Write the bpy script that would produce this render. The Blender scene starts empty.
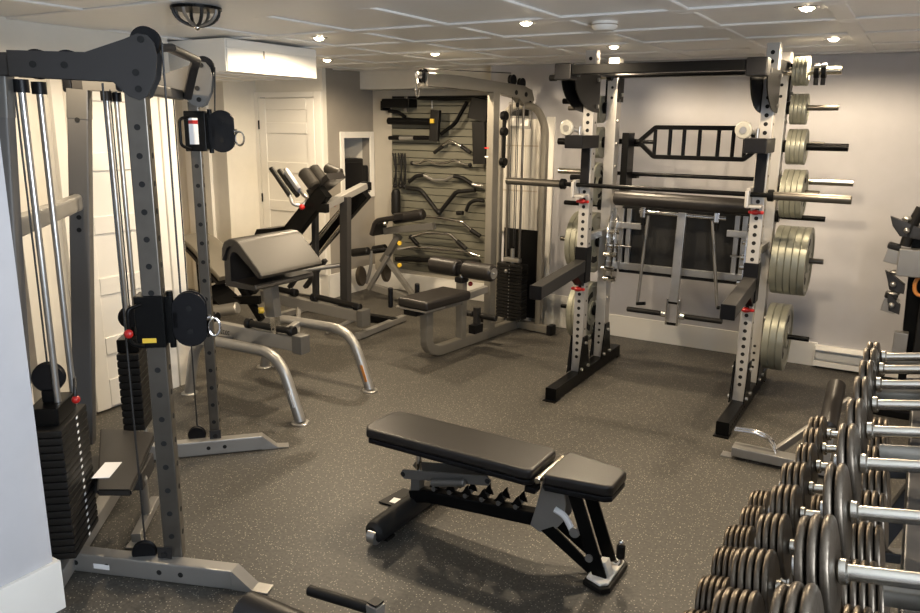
LAMP_W = 104.0
DAY_W = 150.0
EXPO = 0.10
CAM_R = (0.859280,0.511386,0.011101)
CAM_U = (-0.127284,0.192754,0.972957)
CAM_F = (-0.495416,0.837455,-0.230721)
import bpy, bmesh, math, random
from mathutils import Vector, Matrix
random.seed(7)
scene = bpy.context.scene
col = scene.collection
V = Vector
PI = math.pi

# ------------------------------------------------------------------ materials
MATS = {}
def mat(name, color, rough=0.5, metal=0.0, bump=0.0, bscale=120.0, var=0.06, vscale=9.0, coat=0.0, spec=0.5, emit=None, estr=0.0, trans=0.0):
    m = bpy.data.materials.new(name); m.use_nodes = True
    nt = m.node_tree; b = nt.nodes['Principled BSDF']
    tc = nt.nodes.new('ShaderNodeTexCoord')
    n = nt.nodes.new('ShaderNodeTexNoise'); n.inputs['Scale'].default_value = vscale; n.inputs['Detail'].default_value = 3
    nt.links.new(tc.outputs['Object'], n.inputs['Vector'])
    mr = nt.nodes.new('ShaderNodeMapRange'); mr.inputs[3].default_value = 1-var; mr.inputs[4].default_value = 1+var
    nt.links.new(n.outputs['Fac'], mr.inputs[0])
    mx = nt.nodes.new('ShaderNodeVectorMath'); mx.operation = 'SCALE'; mx.inputs[0].default_value = color[:3]
    nt.links.new(mr.outputs[0], mx.inputs['Scale']); nt.links.new(mx.outputs[0], b.inputs['Base Color'])
    b.inputs['Roughness'].default_value = rough; b.inputs['Metallic'].default_value = metal
    b.inputs['Coat Weight'].default_value = coat; b.inputs['Specular IOR Level'].default_value = spec
    if trans: b.inputs['Transmission Weight'].default_value = trans
    if emit: b.inputs['Emission Color'].default_value = (*emit, 1); b.inputs['Emission Strength'].default_value = estr
    if bump:
        n2 = nt.nodes.new('ShaderNodeTexNoise'); n2.inputs['Scale'].default_value = bscale
        nt.links.new(tc.outputs['Object'], n2.inputs['Vector'])
        bp = nt.nodes.new('ShaderNodeBump'); bp.inputs['Strength'].default_value = bump; bp.inputs['Distance'].default_value = 0.002
        nt.links.new(n2.outputs['Fac'], bp.inputs['Height']); nt.links.new(bp.outputs[0], b.inputs['Normal'])
    MATS[name] = m
    return m
mat('wall_cream', (.72,.69,.62), .6, bump=.05)
mat('wall_back', (.43,.425,.445), .6, bump=.05)
mat('wall_alcove', (.42,.39,.335), .6, bump=.05)  # cream wall with the alcove's dimness put into the colour
mat('wall_fore', (.48,.48,.50), .5, bump=.05)  # white wall; its low bluish daylight is put into the grey colour
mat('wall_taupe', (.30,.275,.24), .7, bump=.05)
mat('wall_tan', (.60,.50,.36), .7)
mat('cupboard_shaded', (.40,.38,.34), .5)  # white door, darkened in colour for the shadow behind the machine
mat('white_paint', (.80,.78,.73), .42, var=.02)
mat('ceil_paint', (.90,.89,.87), .32, var=.03)
mat('groove', (.30,.27,.22), .8)
mat('black_metal', (.005,.005,.005), .3, 0, spec=.10, bump=.1, bscale=400)
mat('black_matte', (.009,.009,.009), .6, spec=.3, bump=.1)
mat('black_plastic', (.006,.006,.007), .38, spec=.2)
mat('rubber', (.009,.0085,.008), .48, spec=.22, bump=.15, bscale=200)
mat('vinyl', (.016,.014,.013), .38, spec=.4, bump=.12, bscale=260)
mat('vinyl_tan', (.026,.023,.019), .42, spec=.35, bump=.1, bscale=260)
mat('grey_metal', (.15,.145,.135), .42, .45)
mat('arm_grey', (.035,.033,.032), .5, .2, spec=.3)
mat('beige_metal', (.22,.205,.175), .42, .45)
mat('dark_grey_metal', (.035,.034,.034), .42, .4)
mat('silver_paint', (.33,.32,.30), .36, .6)
mat('bare_steel', (.46,.45,.43), .3, .85, var=.1, vscale=25)
mat('chrome', (.78,.77,.75), .12, 1.0, var=.03)
mat('mast_grey', (.12,.116,.112), .5, .3)
mat('vinyl_lit', (.17,.155,.125), .38, bump=.1, bscale=260)  # vinyl with the reflection of wall and lamp put into its colour
mat('gunmetal', (.13,.118,.10), .32, .75, var=.25, vscale=12)
mat('worn_chrome', (.6,.57,.5), .25, 1.0)
mat('post_paint', (.48,.46,.43), .38, .35)
mat('hole', (.006,.006,.006), .9)
mat('plate_olive', (.31,.31,.25), .38, .45, var=.12, vscale=14)
mat('iron', (.11,.09,.068), .36, .8, bump=.5, bscale=90, var=.25, vscale=30)
mat('red_plastic', (.40,.012,.01), .35)
mat('yellow_plastic', (.75,.5,.05), .35)
mat('orange_label', (.65,.25,.06), .5)
mat('paper', (.85,.85,.85), .6)
mat('clear_plastic', (.55,.54,.48), .25, trans=.35)
mat('lamp_glass', (1,1,1), .5, emit=(1,.82,.55), estr=60)
mat('carpet', (.42,.33,.22), .95, bump=.8, bscale=180, var=.2, vscale=80)
mat('slat', (.15,.145,.11), .55, var=.08, vscale=4)
mat('cable', (.012,.012,.012), .5)
mat('towel', (.75,.75,.78), .8, bump=.4, bscale=150)

def floor_mat():
    m = bpy.data.materials.new('rubber_flooring'); m.use_nodes = True
    nt = m.node_tree; b = nt.nodes['Principled BSDF']; N = nt.nodes.new; L = nt.links.new
    tc = N('ShaderNodeTexCoord')
    n = N('ShaderNodeTexNoise'); n.inputs['Scale'].default_value = 70; n.inputs['Detail'].default_value = 6
    L(tc.outputs['Object'], n.inputs['Vector'])
    r = N('ShaderNodeValToRGB'); r.color_ramp.elements[0].position=.3; r.color_ramp.elements[0].color=(.036,.0335,.029,1)
    r.color_ramp.elements[1].position=.75; r.color_ramp.elements[1].color=(.080,.074,.063,1)
    L(n.outputs['Fac'], r.inputs[0])
    v = N('ShaderNodeTexVoronoi'); v.inputs['Scale'].default_value = 95; L(tc.outputs['Object'], v.inputs['Vector'])
    lt = N('ShaderNodeMath'); lt.operation='LESS_THAN'; L(v.outputs['Distance'], lt.inputs[0]); lt.inputs[1].default_value=.26
    sp = N('ShaderNodeSeparateColor'); L(v.outputs['Color'], sp.inputs[0])
    gt = N('ShaderNodeMath'); gt.operation='GREATER_THAN'; L(sp.outputs[0], gt.inputs[0]); gt.inputs[1].default_value=.52
    mu = N('ShaderNodeMath'); mu.operation='MULTIPLY'; L(lt.outputs[0], mu.inputs[0]); L(gt.outputs[0], mu.inputs[1])
    mx = N('ShaderNodeMix'); mx.data_type='RGBA'; L(mu.outputs[0], mx.inputs['Factor']); L(r.outputs[0], mx.inputs['A'])
    mx.inputs['B'].default_value=(.30,.27,.22,1); L(mx.outputs['Result'], b.inputs['Base Color'])
    b.inputs['Roughness'].default_value=.5; b.inputs['Specular IOR Level'].default_value=.45
    bp = N('ShaderNodeBump'); bp.inputs['Strength'].default_value=.25; bp.inputs['Distance'].default_value=.002
    L(n.outputs['Fac'], bp.inputs['Height']); L(bp.outputs[0], b.inputs['Normal'])
    MATS['floor']=m
floor_mat()

# ------------------------------------------------------------------ mesh building
def basis(t, up):
    t = t.normalized(); s = t.cross(up)
    if s.length < 1e-4: s = t.cross(V((1,0,0)) if abs(t.x) < .9 else V((0,1,0)))
    s.normalize(); return s, s.cross(t).normalized()
def fillet(pts, f, n=6):
    pts = [V(p) for p in pts]; out = [pts[0]]
    for a, p, b in zip(pts, pts[1:], pts[2:]):
        ff = min(f, (a-p).length*.49, (b-p).length*.49)
        s = p+(a-p).normalized()*ff; e = p+(b-p).normalized()*ff
        for i in range(n+1):
            t = i/n; out.append(s*(1-t)**2 + p*2*t*(1-t) + e*t*t)
    out.append(pts[-1]); return out
def circ(r, n=12): return [(r*math.cos(2*PI*i/n), r*math.sin(2*PI*i/n)) for i in range(n)]
def rrect(w, h, r=None, n=3):
    if r is None: r = min(w, h)*.12
    o = []
    for cx, cy, a0 in ((w/2-r,h/2-r,0),(-w/2+r,h/2-r,PI/2),(-w/2+r,-h/2+r,PI),(w/2-r,-h/2+r,1.5*PI)):
        for i in range(n): a = a0+PI/2*i/(n-1); o.append((cx+r*math.cos(a), cy+r*math.sin(a)))
    return o
class MB:
    def __init__(s, *mats):
        s.bm = bmesh.new(); s.mats = list(mats) or ['grey_metal']; s.mi = 0
    def m(s, name):
        if name not in s.mats: s.mats.append(name)
        s.mi = s.mats.index(name); return s
    def face(s, vs):
        try: f = s.bm.faces.new(vs); f.material_index = s.mi; f.smooth = True; return f
        except ValueError: return None
    def sweep(s, sec, pts, up=(0,0,1), caps=True, closed=False, scale=None):
        pts = [V(p) for p in pts]; n = len(pts); up = V(up); rings = []
        for i, p in enumerate(pts):
            if closed: t = pts[(i+1)%n]-pts[i-1]
            else: t = pts[min(i+1,n-1)]-pts[max(i-1,0)]
            side, u2 = basis(t, up)
            if i or abs(t.normalized().dot(up)) > .999: pass
            k = scale[i] if scale else 1
            up = u2
            rings.append([s.bm.verts.new(p+side*a*k+u2*b*k) for a, b in sec])
        m = len(sec)
        rr = list(zip(rings, rings[1:])) + ([(rings[-1], rings[0])] if closed else [])
        for A, B in rr:
            for j in range(m): s.face((A[j], A[(j+1)%m], B[(j+1)%m], B[j]))
        if caps and not closed: s.face(rings[0][::-1]); s.face(rings[-1])
        return s
    def tube(s, pts, r, n=12, f=0, **k): return s.sweep(circ(r,n), fillet(pts,f) if f else pts, **k)
    def bar(s, pts, w, h, r=None, f=0, **k): return s.sweep(rrect(w,h,r), fillet(pts,f) if f else pts, **k)
    def cyl(s, a, b, r, r2=None, n=20, bev=0):
        a = V(a); b = V(b); L = (b-a).length; r2 = r if r2 is None else r2
        if bev:
            d = (b-a)/L; P = [a, a+d*bev, b-d*bev, b]; sc = [(r-bev)/r, 1, r2/r, (r2-bev)/r]
        else: P = [a, b]; sc = [1, r2/r]
        return s.sweep(circ(r,n), P, scale=sc)
    def lathe(s, prof, a, axis, n=32, arc=None):
        # prof: list of (radius, distance along axis)
        a = V(a); ax = V(axis).normalized(); sd, up = basis(ax, V((0,0,1)))
        rings = []
        for r, d in prof:
            if r < 1e-5: rings.append([s.bm.verts.new(a+ax*d)])
            else: rings.append([s.bm.verts.new(a+ax*d+sd*r*math.cos(2*PI*i/n)+up*r*math.sin(2*PI*i/n)) for i in range(n)])
        for A, B in zip(rings, rings[1:]):
            for j in range(n):
                k = (j+1)%n
                if len(A) == 1 and len(B) == 1: break
                if len(A) == 1: s.face((A[0], B[k], B[j]))
                elif len(B) == 1: s.face((A[j], A[k], B[0]))
                else: s.face((A[j], A[k], B[k], B[j]))
        return s
    def box(s, c, d, rz=0, bev=0.0, rot=None, seg=2):
        M = Matrix.Translation(V(c)) @ (rot.to_4x4() if rot else Matrix.Rotation(rz,4,'Z')) @ Matrix.Diagonal((*d,1))
        g = bmesh.ops.create_cube(s.bm, size=1, matrix=M)
        fs = set(f for v in g['verts'] for f in v.link_faces)
        for f in fs: f.material_index = s.mi; f.smooth = True
        if bev:
            es = list(set(e for v in g['verts'] for e in v.link_edges))
            r = bmesh.ops.bevel(s.bm, geom=es, offset=min(bev, min(d)*.49), segments=seg, affect='EDGES', profile=.5)
            for f in r['faces']: f.material_index = s.mi; f.smooth = True
        return s
    def bbox(s, lo, hi, bev=0, **k):
        lo = V(lo); hi = V(hi); d = hi-lo
        return s.box((lo+hi)/2, (abs(d.x),abs(d.y),abs(d.z)), bev=bev, **k)
    def beam(s, a, b, w, h, up=(0,0,1), r=None): return s.sweep(rrect(w,h,r), [a,b], up=up)
    def prism(s, poly, o, u, v, th, bev=0):
        # poly in (u,v) plane from origin o, extruded th along u x v
        o = V(o); u = V(u).normalized(); v = V(v).normalized(); w = u.cross(v).normalized()
        A = [s.bm.verts.new(o+u*x+v*y-w*th/2) for x, y in poly]; B = [s.bm.verts.new(o+u*x+v*y+w*th/2) for x, y in poly]
        n = len(poly); fs = [s.face(A[::-1]), s.face(B)]
        for i in range(n): fs.append(s.face((A[i], A[(i+1)%n], B[(i+1)%n], B[i])))
        if bev:
            es = list(set(e for f in fs[:2] if f for e in f.edges))
            r = bmesh.ops.bevel(s.bm, geom=es, offset=bev, segments=3, affect='EDGES', profile=.5)
            for f in r['faces']: f.material_index = s.mi; f.smooth = True
        return s
    def ball(s, c, r, sc=(1,1,1), n=14):
        g = bmesh.ops.create_uvsphere(s.bm, u_segments=n, v_segments=n//2+1, radius=r, matrix=Matrix.Translation(V(c))@Matrix.Diagonal((*sc,1)))
        for f in set(f for v in g['verts'] for f in v.link_faces): f.material_index = s.mi; f.smooth = True
        return s
    def disc(s, c, axis, r, th=.002, n=12):
        c = V(c); ax = V(axis).normalized(); return s.cyl(c-ax*th/2, c+ax*th/2, r, n=n)
    def build(s, name, parent=None, loc=None, ang=35):
        bmesh.ops.recalc_face_normals(s.bm, faces=s.bm.faces)
        me = bpy.data.meshes.new(name); s.bm.to_mesh(me); s.bm.free()
        for k in s.mats: me.materials.append(MATS[k])
        me.set_sharp_from_angle(angle=math.radians(ang))
        o = bpy.data.objects.new(name, me); col.objects.link(o)
        wn = o.modifiers.new('weighted_normals','WEIGHTED_NORMAL'); wn.keep_sharp = True; wn.weight = 80
        if parent: o.parent = parent
        if loc: o.location = loc
        return o
def tag(o, label=None, cat=None, group=None, kind=None):
    if label: o['label'] = label
    if cat: o['category'] = cat
    if group: o['group'] = group
    if kind: o['kind'] = kind
    return o
def thing(name, label, cat, loc=(0,0,0), rz=0, group=None):
    o = bpy.data.objects.new(name, None); col.objects.link(o); o.empty_display_size = .1
    o.location = loc; o.rotation_euler = (0,0,math.radians(rz))
    return tag(o, label, cat, group)
def struct(mb, name): return tag(mb.build(name), kind='structure')
def dup(root, loc=None, rot=None, label=None, group=None, scale=None):
    r = root.copy(); col.objects.link(r)
    if loc is not None: r.location = loc
    if rot is not None: r.rotation_euler = rot
    if scale is not None: r.scale = scale
    if label: r['label'] = label
    if group: r['group'] = group
    for ch in list(root.children):
        c = ch.copy(); col.objects.link(c); c.parent = r
        for g in list(ch.children):
            d = g.copy(); col.objects.link(d); d.parent = c
    return r

# ------------------------------------------------------------------ room shell
ZC = 2.335; YB = 6.34
fl = MB('floor'); fl.bbox((-7.2,-1.4,-.1),(1.2,7.1,0)); struct(fl, 'floor')
w = MB('wall_back'); w.bbox((-3.45,YB,0),(1.2,YB+.12,ZC)); w.bbox((-3.45,YB+.12,0),(-3.40,7.0,ZC)); struct(w, 'wall_back')
w = MB('wall_alcove'); w.bbox((-5.32,6.88,0),(-3.45,7.0,ZC)); struct(w, 'wall_alcove')
w = MB('wall_cream','wall_taupe')
# block between the passage door and the alcove; its right face is the taupe accent wall with a niche
w.bbox((-5.98,6.063,0),(-5.26,6.12,ZC)); w.bbox((-5.26,6.063,0),(-5.2,6.12,ZC))
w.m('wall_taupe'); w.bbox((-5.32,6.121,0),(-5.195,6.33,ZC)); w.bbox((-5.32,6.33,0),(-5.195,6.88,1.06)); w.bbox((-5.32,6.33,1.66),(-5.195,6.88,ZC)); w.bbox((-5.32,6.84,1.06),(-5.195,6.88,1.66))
struct(w, 'wall_niche_side')
n = MB('white_paint','wall_cream')
n.m('white_paint')
x0=-5.195
for lo, hi in (((x0,6.30,1.02),(x0+.018,6.36,1.72)),((x0,6.80,1.02),(x0+.018,6.87,1.72)),((x0,6.361,1.655),(x0+.018,6.799,1.72)),((x0,6.361,1.02),(x0+.018,6.799,1.07))): n.bbox(lo, hi, bev=.004)
n.m('wall_cream'); n.bbox((-5.75,6.33,1.03),(-5.321,6.84,1.06)); n.bbox((-5.75,6.33,1.66),(-5.321,6.84,1.69)); n.bbox((-5.75,6.30,1.06),(-5.321,6.33,1.66)); n.bbox((-5.75,6.84,1.06),(-5.321,6.87,1.66)); n.bbox((-5.78,6.30,1.03),(-5.75,6.87,1.69))
struct(n, 'trim_1')
# left passage wall
w = MB('wall_cream'); w.bbox((-6.23,5.62,0),(-6.11,6.12,ZC)); w.bbox((-6.11,6.063,2.10),(-5.98,6.12,ZC)); w.bbox((-7.1,5.62,0),(-6.23,5.70,ZC)); struct(w, 'wall_passage')
w = MB('wall_cream'); w.bbox((-4.42,2.42,0),(-4.30,3.51,ZC)); w.bbox((-7.1,3.43,0),(-4.42,3.51,ZC)); struct(w, 'wall_closet')
w = MB('wall_tan'); w.bbox((-7.2,.2,0),(-7.1,7.0,ZC)); w.bbox((-7.1,2.42,0),(-4.42,2.50,ZC)); struct(w, 'wall_stairs')
w = MB('wall_fore'); w.bbox((-2.78,-1.4,0),(-2.60,1.43,ZC)); w.bbox((-7.1,.2,0),(-2.78,.3,ZC)); struct(w, 'wall_left')
w = MB('white_paint'); w.bbox((-2.60,-1.4,0),(-2.58,1.45,.20), bev=.004); w.bbox((-2.78,1.43,0),(-2.60,1.45,.20), bev=.004); struct(w, 'baseboard_left')
w = MB('wall_back'); w.bbox((1.08,-1.4,0),(1.2,-.6,ZC)); w.bbox((1.08,1.5,0),(1.2,YB,ZC)); w.bbox((1.08,-.6,0),(1.2,1.5,1.0)); w.bbox((1.08,-.6,2.15),(1.2,1.5,ZC)); struct(w, 'wall_right')
w = MB('wall_back'); w.bbox((-2.6,-1.4,0),(1.08,-1.3,ZC)); struct(w, 'wall_front')
w = MB('white_paint')
for a, b in (((1.06,-.6,1.0),(1.11,1.5,1.05)),((1.06,-.6,2.1),(1.11,1.5,2.15)),((1.06,-.6,1.05),(1.11,-.55,2.1)),((1.06,1.45,1.05),(1.11,1.5,2.1)),((1.06,.43,1.05),(1.11,.47,2.1))): w.bbox(a, b, bev=.004)
struct(w, 'window_1')
# baseboards
w = MB('white_paint'); w.bbox((-2.84,YB-.018,0),(-.52,YB,.19), bev=.004); w.bbox((-.05,YB-.018,0),(1.08,YB,.19), bev=.004); struct(w, 'baseboard_back')
w = MB('white_paint'); w.bbox((-5.195,6.862,0),(-3.45,6.88,.19), bev=.004); w.bbox((-5.195,6.05,0),(-5.177,6.862,.26), bev=.004); w.bbox((-5.36,6.045,0),(-5.177,6.063,.26), bev=.004); struct(w, 'baseboard_alcove')
w = MB('white_paint'); w.bbox((-4.30,2.62,0),(-4.285,2.66,.16)); struct(w, 'baseboard_closet')
# ceiling slab, beadboard panels framed by raised battens
c = MB('ceil_paint'); c.bbox((-7.2,-1.4,ZC),(1.2,7.1,ZC+.1)); struct(c, 'ceiling')
c = MB('ceil_paint')
T = .011
ys = [-.83,-.17,.49,1.15,1.80,2.72,3.77,4.43,5.09,5.75]
for k, y in enumerate(ys):
    hw = .28 if y == 2.72 else .05
    if y == 2.72: y = 2.75
    c.bbox((-7.1 if y>3 else -4.3,y-hw,ZC-T),(1.08,y+hw,ZC-.0005), bev=.005, seg=1)
c.bbox((-7.1,6.22,ZC-T),(1.08,YB,ZC-.0005), bev=.005, seg=1)
ex = sorted([v for k, y in enumerate(ys) for v in ((y-.05, y+.05) if y != 2.72 else (2.47, 3.03))]); segs = []
lo = -1.3
for a, b in zip(ex[0::2], ex[1::2]): segs.append((lo, a)); lo = b
segs.append((lo, 6.22))
for x in (.95,.30,-.41,-1.05,-1.68,-2.34,-3.0,-3.66,-4.32,-4.98,-5.64):
    for a, b in segs:
        if x < -4.3 and b < 3: continue
        c.bbox((x-.045,a+.0005,ZC-T),(x+.045,b-.0005,ZC-.0005), bev=.005, seg=1)
struct(c, 'trim_2')
# bulkhead over the alcove and dropped box over the closet
b = MB('wall_cream'); b.bbox((-5.195,6.66,2.155),(-3.45,6.88,ZC-.0005)); struct(b, 'ceiling_bulkhead')
b = MB('white_paint','groove'); b.bbox((-4.95,3.59,2.115),(-3.865,4.45,ZC-.017), bev=.003)
b.m('white_paint'); b.bbox((-3.864,3.60,2.262),(-3.858,4.44,2.312), bev=.002); b.bbox((-3.864,3.60,2.118),(-3.858,4.44,2.255), bev=.002)
b.m('groove'); b.bbox((-3.857,3.915,2.21),(-3.854,3.925,2.262))
b.m('white_paint')
for x in (-4.0,-4.28,-4.6): b.bbox((x-.03,3.62,2.108),(x+.03,4.42,2.1145), bev=.002)
struct(b, 'ceiling_soffit')

def panel_door(mb, o, u, W, H, rails, m1='white_paint'):
    # shaker style slab in plane (u, z) with normal n; rails: list of z of rail centres
    u = V(u); n = u.cross(V((0,0,1)))
    def pb(a0, a1, z0, z1, t0, t1, bev=.004):
        p = [V(o)+u*a+n*t for a, t in ((a0,t0),(a1,t1))]
        mb.bbox((min(p[0].x,p[1].x),min(p[0].y,p[1].y),z0),(max(p[0].x,p[1].x),max(p[0].y,p[1].y),z1), bev=bev, seg=1)
    mb.m(m1); pb(0, W, .012, H, 0, .022)
    s = .10
    pb(0, s, .012, H, .0225, .034); pb(W-s, W, .012, H, .0225, .034)
    zz = [.012+.10, *rails, H-.06]
    for i, z in enumerate(zz):
        h = .09 if i == 0 else .055
        pb(s+.0006, W-s-.0006, z-h, z+h, .0225, .034)
def hinge(mb, o, n, z):
    mb.m('black_metal'); mb.cyl(V(o)+V(n)*.006+V((0,0,z-.045)), V(o)+V(n)*.006+V((0,0,z+.045)), .008, n=8)
# passage door in the end wall (faces the camera)
d = MB('white_paint'); panel_door(d, (-6.05,6.062,0), (1,0,0), .76, 2.05, [.55,.95,1.35,1.75]); o = tag(d.build('door_1'), kind='structure')
h = MB('black_metal')
for z in (.3,1.02,1.78): hinge(h, (-6.045,6.028,0), (0,-1,0), z)
h.build('hinge', o)
w = MB('white_paint')
w.bbox((-5.285,6.03,.26),(-5.197,6.0625,2.11), bev=.003); w.bbox((-6.11,6.03,0),(-6.055,6.0625,2.11), bev=.003); w.bbox((-6.054,6.03,2.055),(-5.286,6.0625,2.11), bev=.003)
w.bbox((-6.70,5.59,0),(-6.52,5.6195,2.30), bev=.003); w.bbox((-6.45,5.58,0),(-6.33,5.6195,2.30), bev=.003)
struct(w, 'trim_3')
# closet doors on the left (face right)
def ydoor(name, y0, y1, H=2.03, hng=()):
    d = MB('white_paint'); panel_door(d, (-4.295,y0,0), (0,1,0), y1-y0, H, [.42,.80,1.18,1.56]); 
    o = tag(d.build(name), kind='structure')
    if hng:
        h = MB('black_metal')
        for z in (.26,1.0,1.72): hinge(h, (-4.262,hng[0],0), (1,0,0), z)
        h.build('hinge', o)
ydoor('door_2', 2.74, 3.262, hng=(3.268,))

w = MB('white_paint','groove')
w.bbox((-4.299,3.275,0),(-4.262,3.37,2.10), bev=.004); w.bbox((-4.299,3.385,0),(-4.265,3.505,2.10), bev=.004); w.bbox((-4.299,2.66,0),(-4.262,2.73,2.10), bev=.004)
w.bbox((-4.299,2.731,2.04),(-4.262,3.274,2.10), bev=.004)
struct(w, 'trim_4')
# stairs glimpsed between the wall end and the closet
s = MB('carpet')
for k in range(5): s.bbox((-4.30-.26*(k+1),1.55,0),(-4.30-.26*k-.001,2.34,.19*(k+1)), bev=.02)
struct(s, 'trim_5')
s = MB('white_paint'); s.prism([(0.0,0),(.0,.30),(-1.5,1.40),(-1.5,1.1),(-.3,0)], (-4.30,2.36,0), (1,0,0), (0,0,1), .03, bev=.003); struct(s, 'trim_6')

# baseboard heater on the back wall
t = thing('baseboard_heater', 'long white electric baseboard heater low on the back wall', 'heater', (-.52+.24,YB,0))
h = MB('white_paint'); h.prism([(0,0.02),(0,.175),(-.045,.175),(-.065,.15),(-.065,.145),(-.03,.14),(-.03,.06),(-.062,.055),(-.066,.02)], (-.0+.25,0,0), (0,1,0), (0,0,1), 1.0, bev=0); h.build('casing', t)
h = MB('white_paint'); h.bbox((-.244,-.055,.072),(.744,-.0305,.128), bev=.004); h.build('front_panel', t)
h = MB('white_paint'); h.bbox((-.255,-.067,.02),(-.245,-.001,.176), bev=.002); h.build('end_cap', t)

# ceiling fixtures
lamp_xy = [(-3.417,3.967),(-4.503,5.323),(-3.314,5.182),(-1.898,3.861),(-1.903,5.234),(-.536,3.946),(-.553,5.319),(-3.35,2.15)]  # last spot is unseen, without a fixture, added to brighten the closet doors
names = ['just right of the white dropped box','beyond the dropped box, near the taupe wall','above the cable boom of the pulldown machine','left of the smoke detector','behind the smoke detector above the rack top','right of the rack, nearer of the two','right of the rack, farther of the two']
for i, (x, y) in enumerate(lamp_xy):
    if i < 7:
        t = thing('recessed_light', 'small lit recessed ceiling spotlight '+names[i], 'ceiling light', (x,y,ZC-.0), 0, None)
        r = MB('chrome'); r.lathe([(.034,0),(.036,-.006),(.052,-.004),(.056,-.001),(.056,0)], (0,0,0), (0,0,1), n=24); r.build('trim_ring', t)
        r = MB('lamp_glass'); r.lathe([(0,-.020),(.018,-.017),(.030,-.008),(.034,-.0005),(0,-.0005)], (0,0,0), (0,0,1), n=20); r.build('lamp', t)
    L = bpy.data.lights.new('ceiling_spot', 'SPOT'); L.energy = LAMP_W*(.5 if i == 7 else 1); L.color = (1,.80,.55); L.spot_size = math.radians(172); L.spot_blend = .35; L.shadow_soft_size = .035
    o = bpy.data.objects.new('ceiling_spot', L); col.objects.link(o); o.location = (x,y,ZC-.03)
# smoke detector
t = thing('smoke_detector', 'round white smoke detector on the ceiling above the rack', 'smoke detector', (-1.526,4.04,ZC))
m = MB('white_paint'); m.lathe([(0,-.045),(.05,-.043),(.065,-.03),(.068,-.02),(.068,0),(0,0)], (0,0,0), (0,0,1)); m.build('body', t)
m = MB('groove'); m.lathe([(.0685,-.018),(.0695,-.018),(.0695,-.012),(.0685,-.012)], (0,0,0), (0,0,1)); m.build('vent_ring', t)
# dome shaped mount under the ceiling
t = thing('ceiling_mount', 'black and chrome dome shaped bar mount bolted under the ceiling batten', 'mount', (-2.995,2.62,ZC-.016))
m = MB('black_metal'); m.lathe([(0,0),(.115,0),(.115,-.012),(0,-.012)], (0,0,0), (0,0,1)); m.build('base_plate', t)
for k in range(4):
    m = MB('dark_grey_metal' if k%2 else 'bare_steel'); a = PI/4*k+.3
    pts = [(math.cos(a)*.105*math.cos(b), math.sin(a)*.105*math.cos(b), -.012-.07*math.sin(b)) for b in [PI*i/12 for i in range(13)]]
    m.tube(pts, .008, n=8); m.build('curved_bar', t)
m = MB('chrome'); m.ball((0,0,-.088), .014); m.build('bolt', t)

# ------------------------------------------------------------------ power rack
RX, RY = -1.387, 4.97
rack = thing('power_rack', 'tall steel power rack with black feet and crossbeams standing before the back wall', 'power rack', (RX,RY,0))
def post_mesh(h, holes_dir, z0=.09, big=True):
    m = MB('post_paint'); m.sweep(rrect(.076,.076,.007), [(0,0,z0),(0,0,h)], up=(0,1,0))
    m.m('hole')
    k = 0; z = .2
    while z < h-.05:
        r = .0125
        m.disc((0,-.0381,z), (0,1,0), r); m.disc((0,.0381,z), (0,1,0), r)
        if k % 2 == 0:
            m.disc((.0381,0,z), (1,0,0), .008); m.disc((-.0381,0,z), (1,0,0), .008)
        z += .0508; k += 1
    return m
P0 = None
for sx in (-.56,.56):
    for sy in (0,.45):
        if sy:
            m = MB('post_paint'); m.sweep(rrect(.076,.10,.006), [(0,0,.09),(0,0,2.27)], up=(0,1,0)); m.m('hole')
            for z in (.2,.25,.3,.35,2.0,2.07,2.14): m.disc((0,-.0501,z), (0,1,0), .010)
            m.m('bare_steel')
            for z in (.55,.80,1.20,1.36,1.52,1.68,1.84,1.98): m.cyl((.038,-.02,z),(.05,-.02,z),.013,n=6)
            m.build('upright', rack, (sx,sy,0)); continue
        if P0 is None: P0 = post_mesh(2.285, 0).build('upright', rack, (sx,sy,0))
        else: c = P0.copy(); col.objects.link(c); c.parent = rack; c.location = (sx,sy,0)
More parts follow.
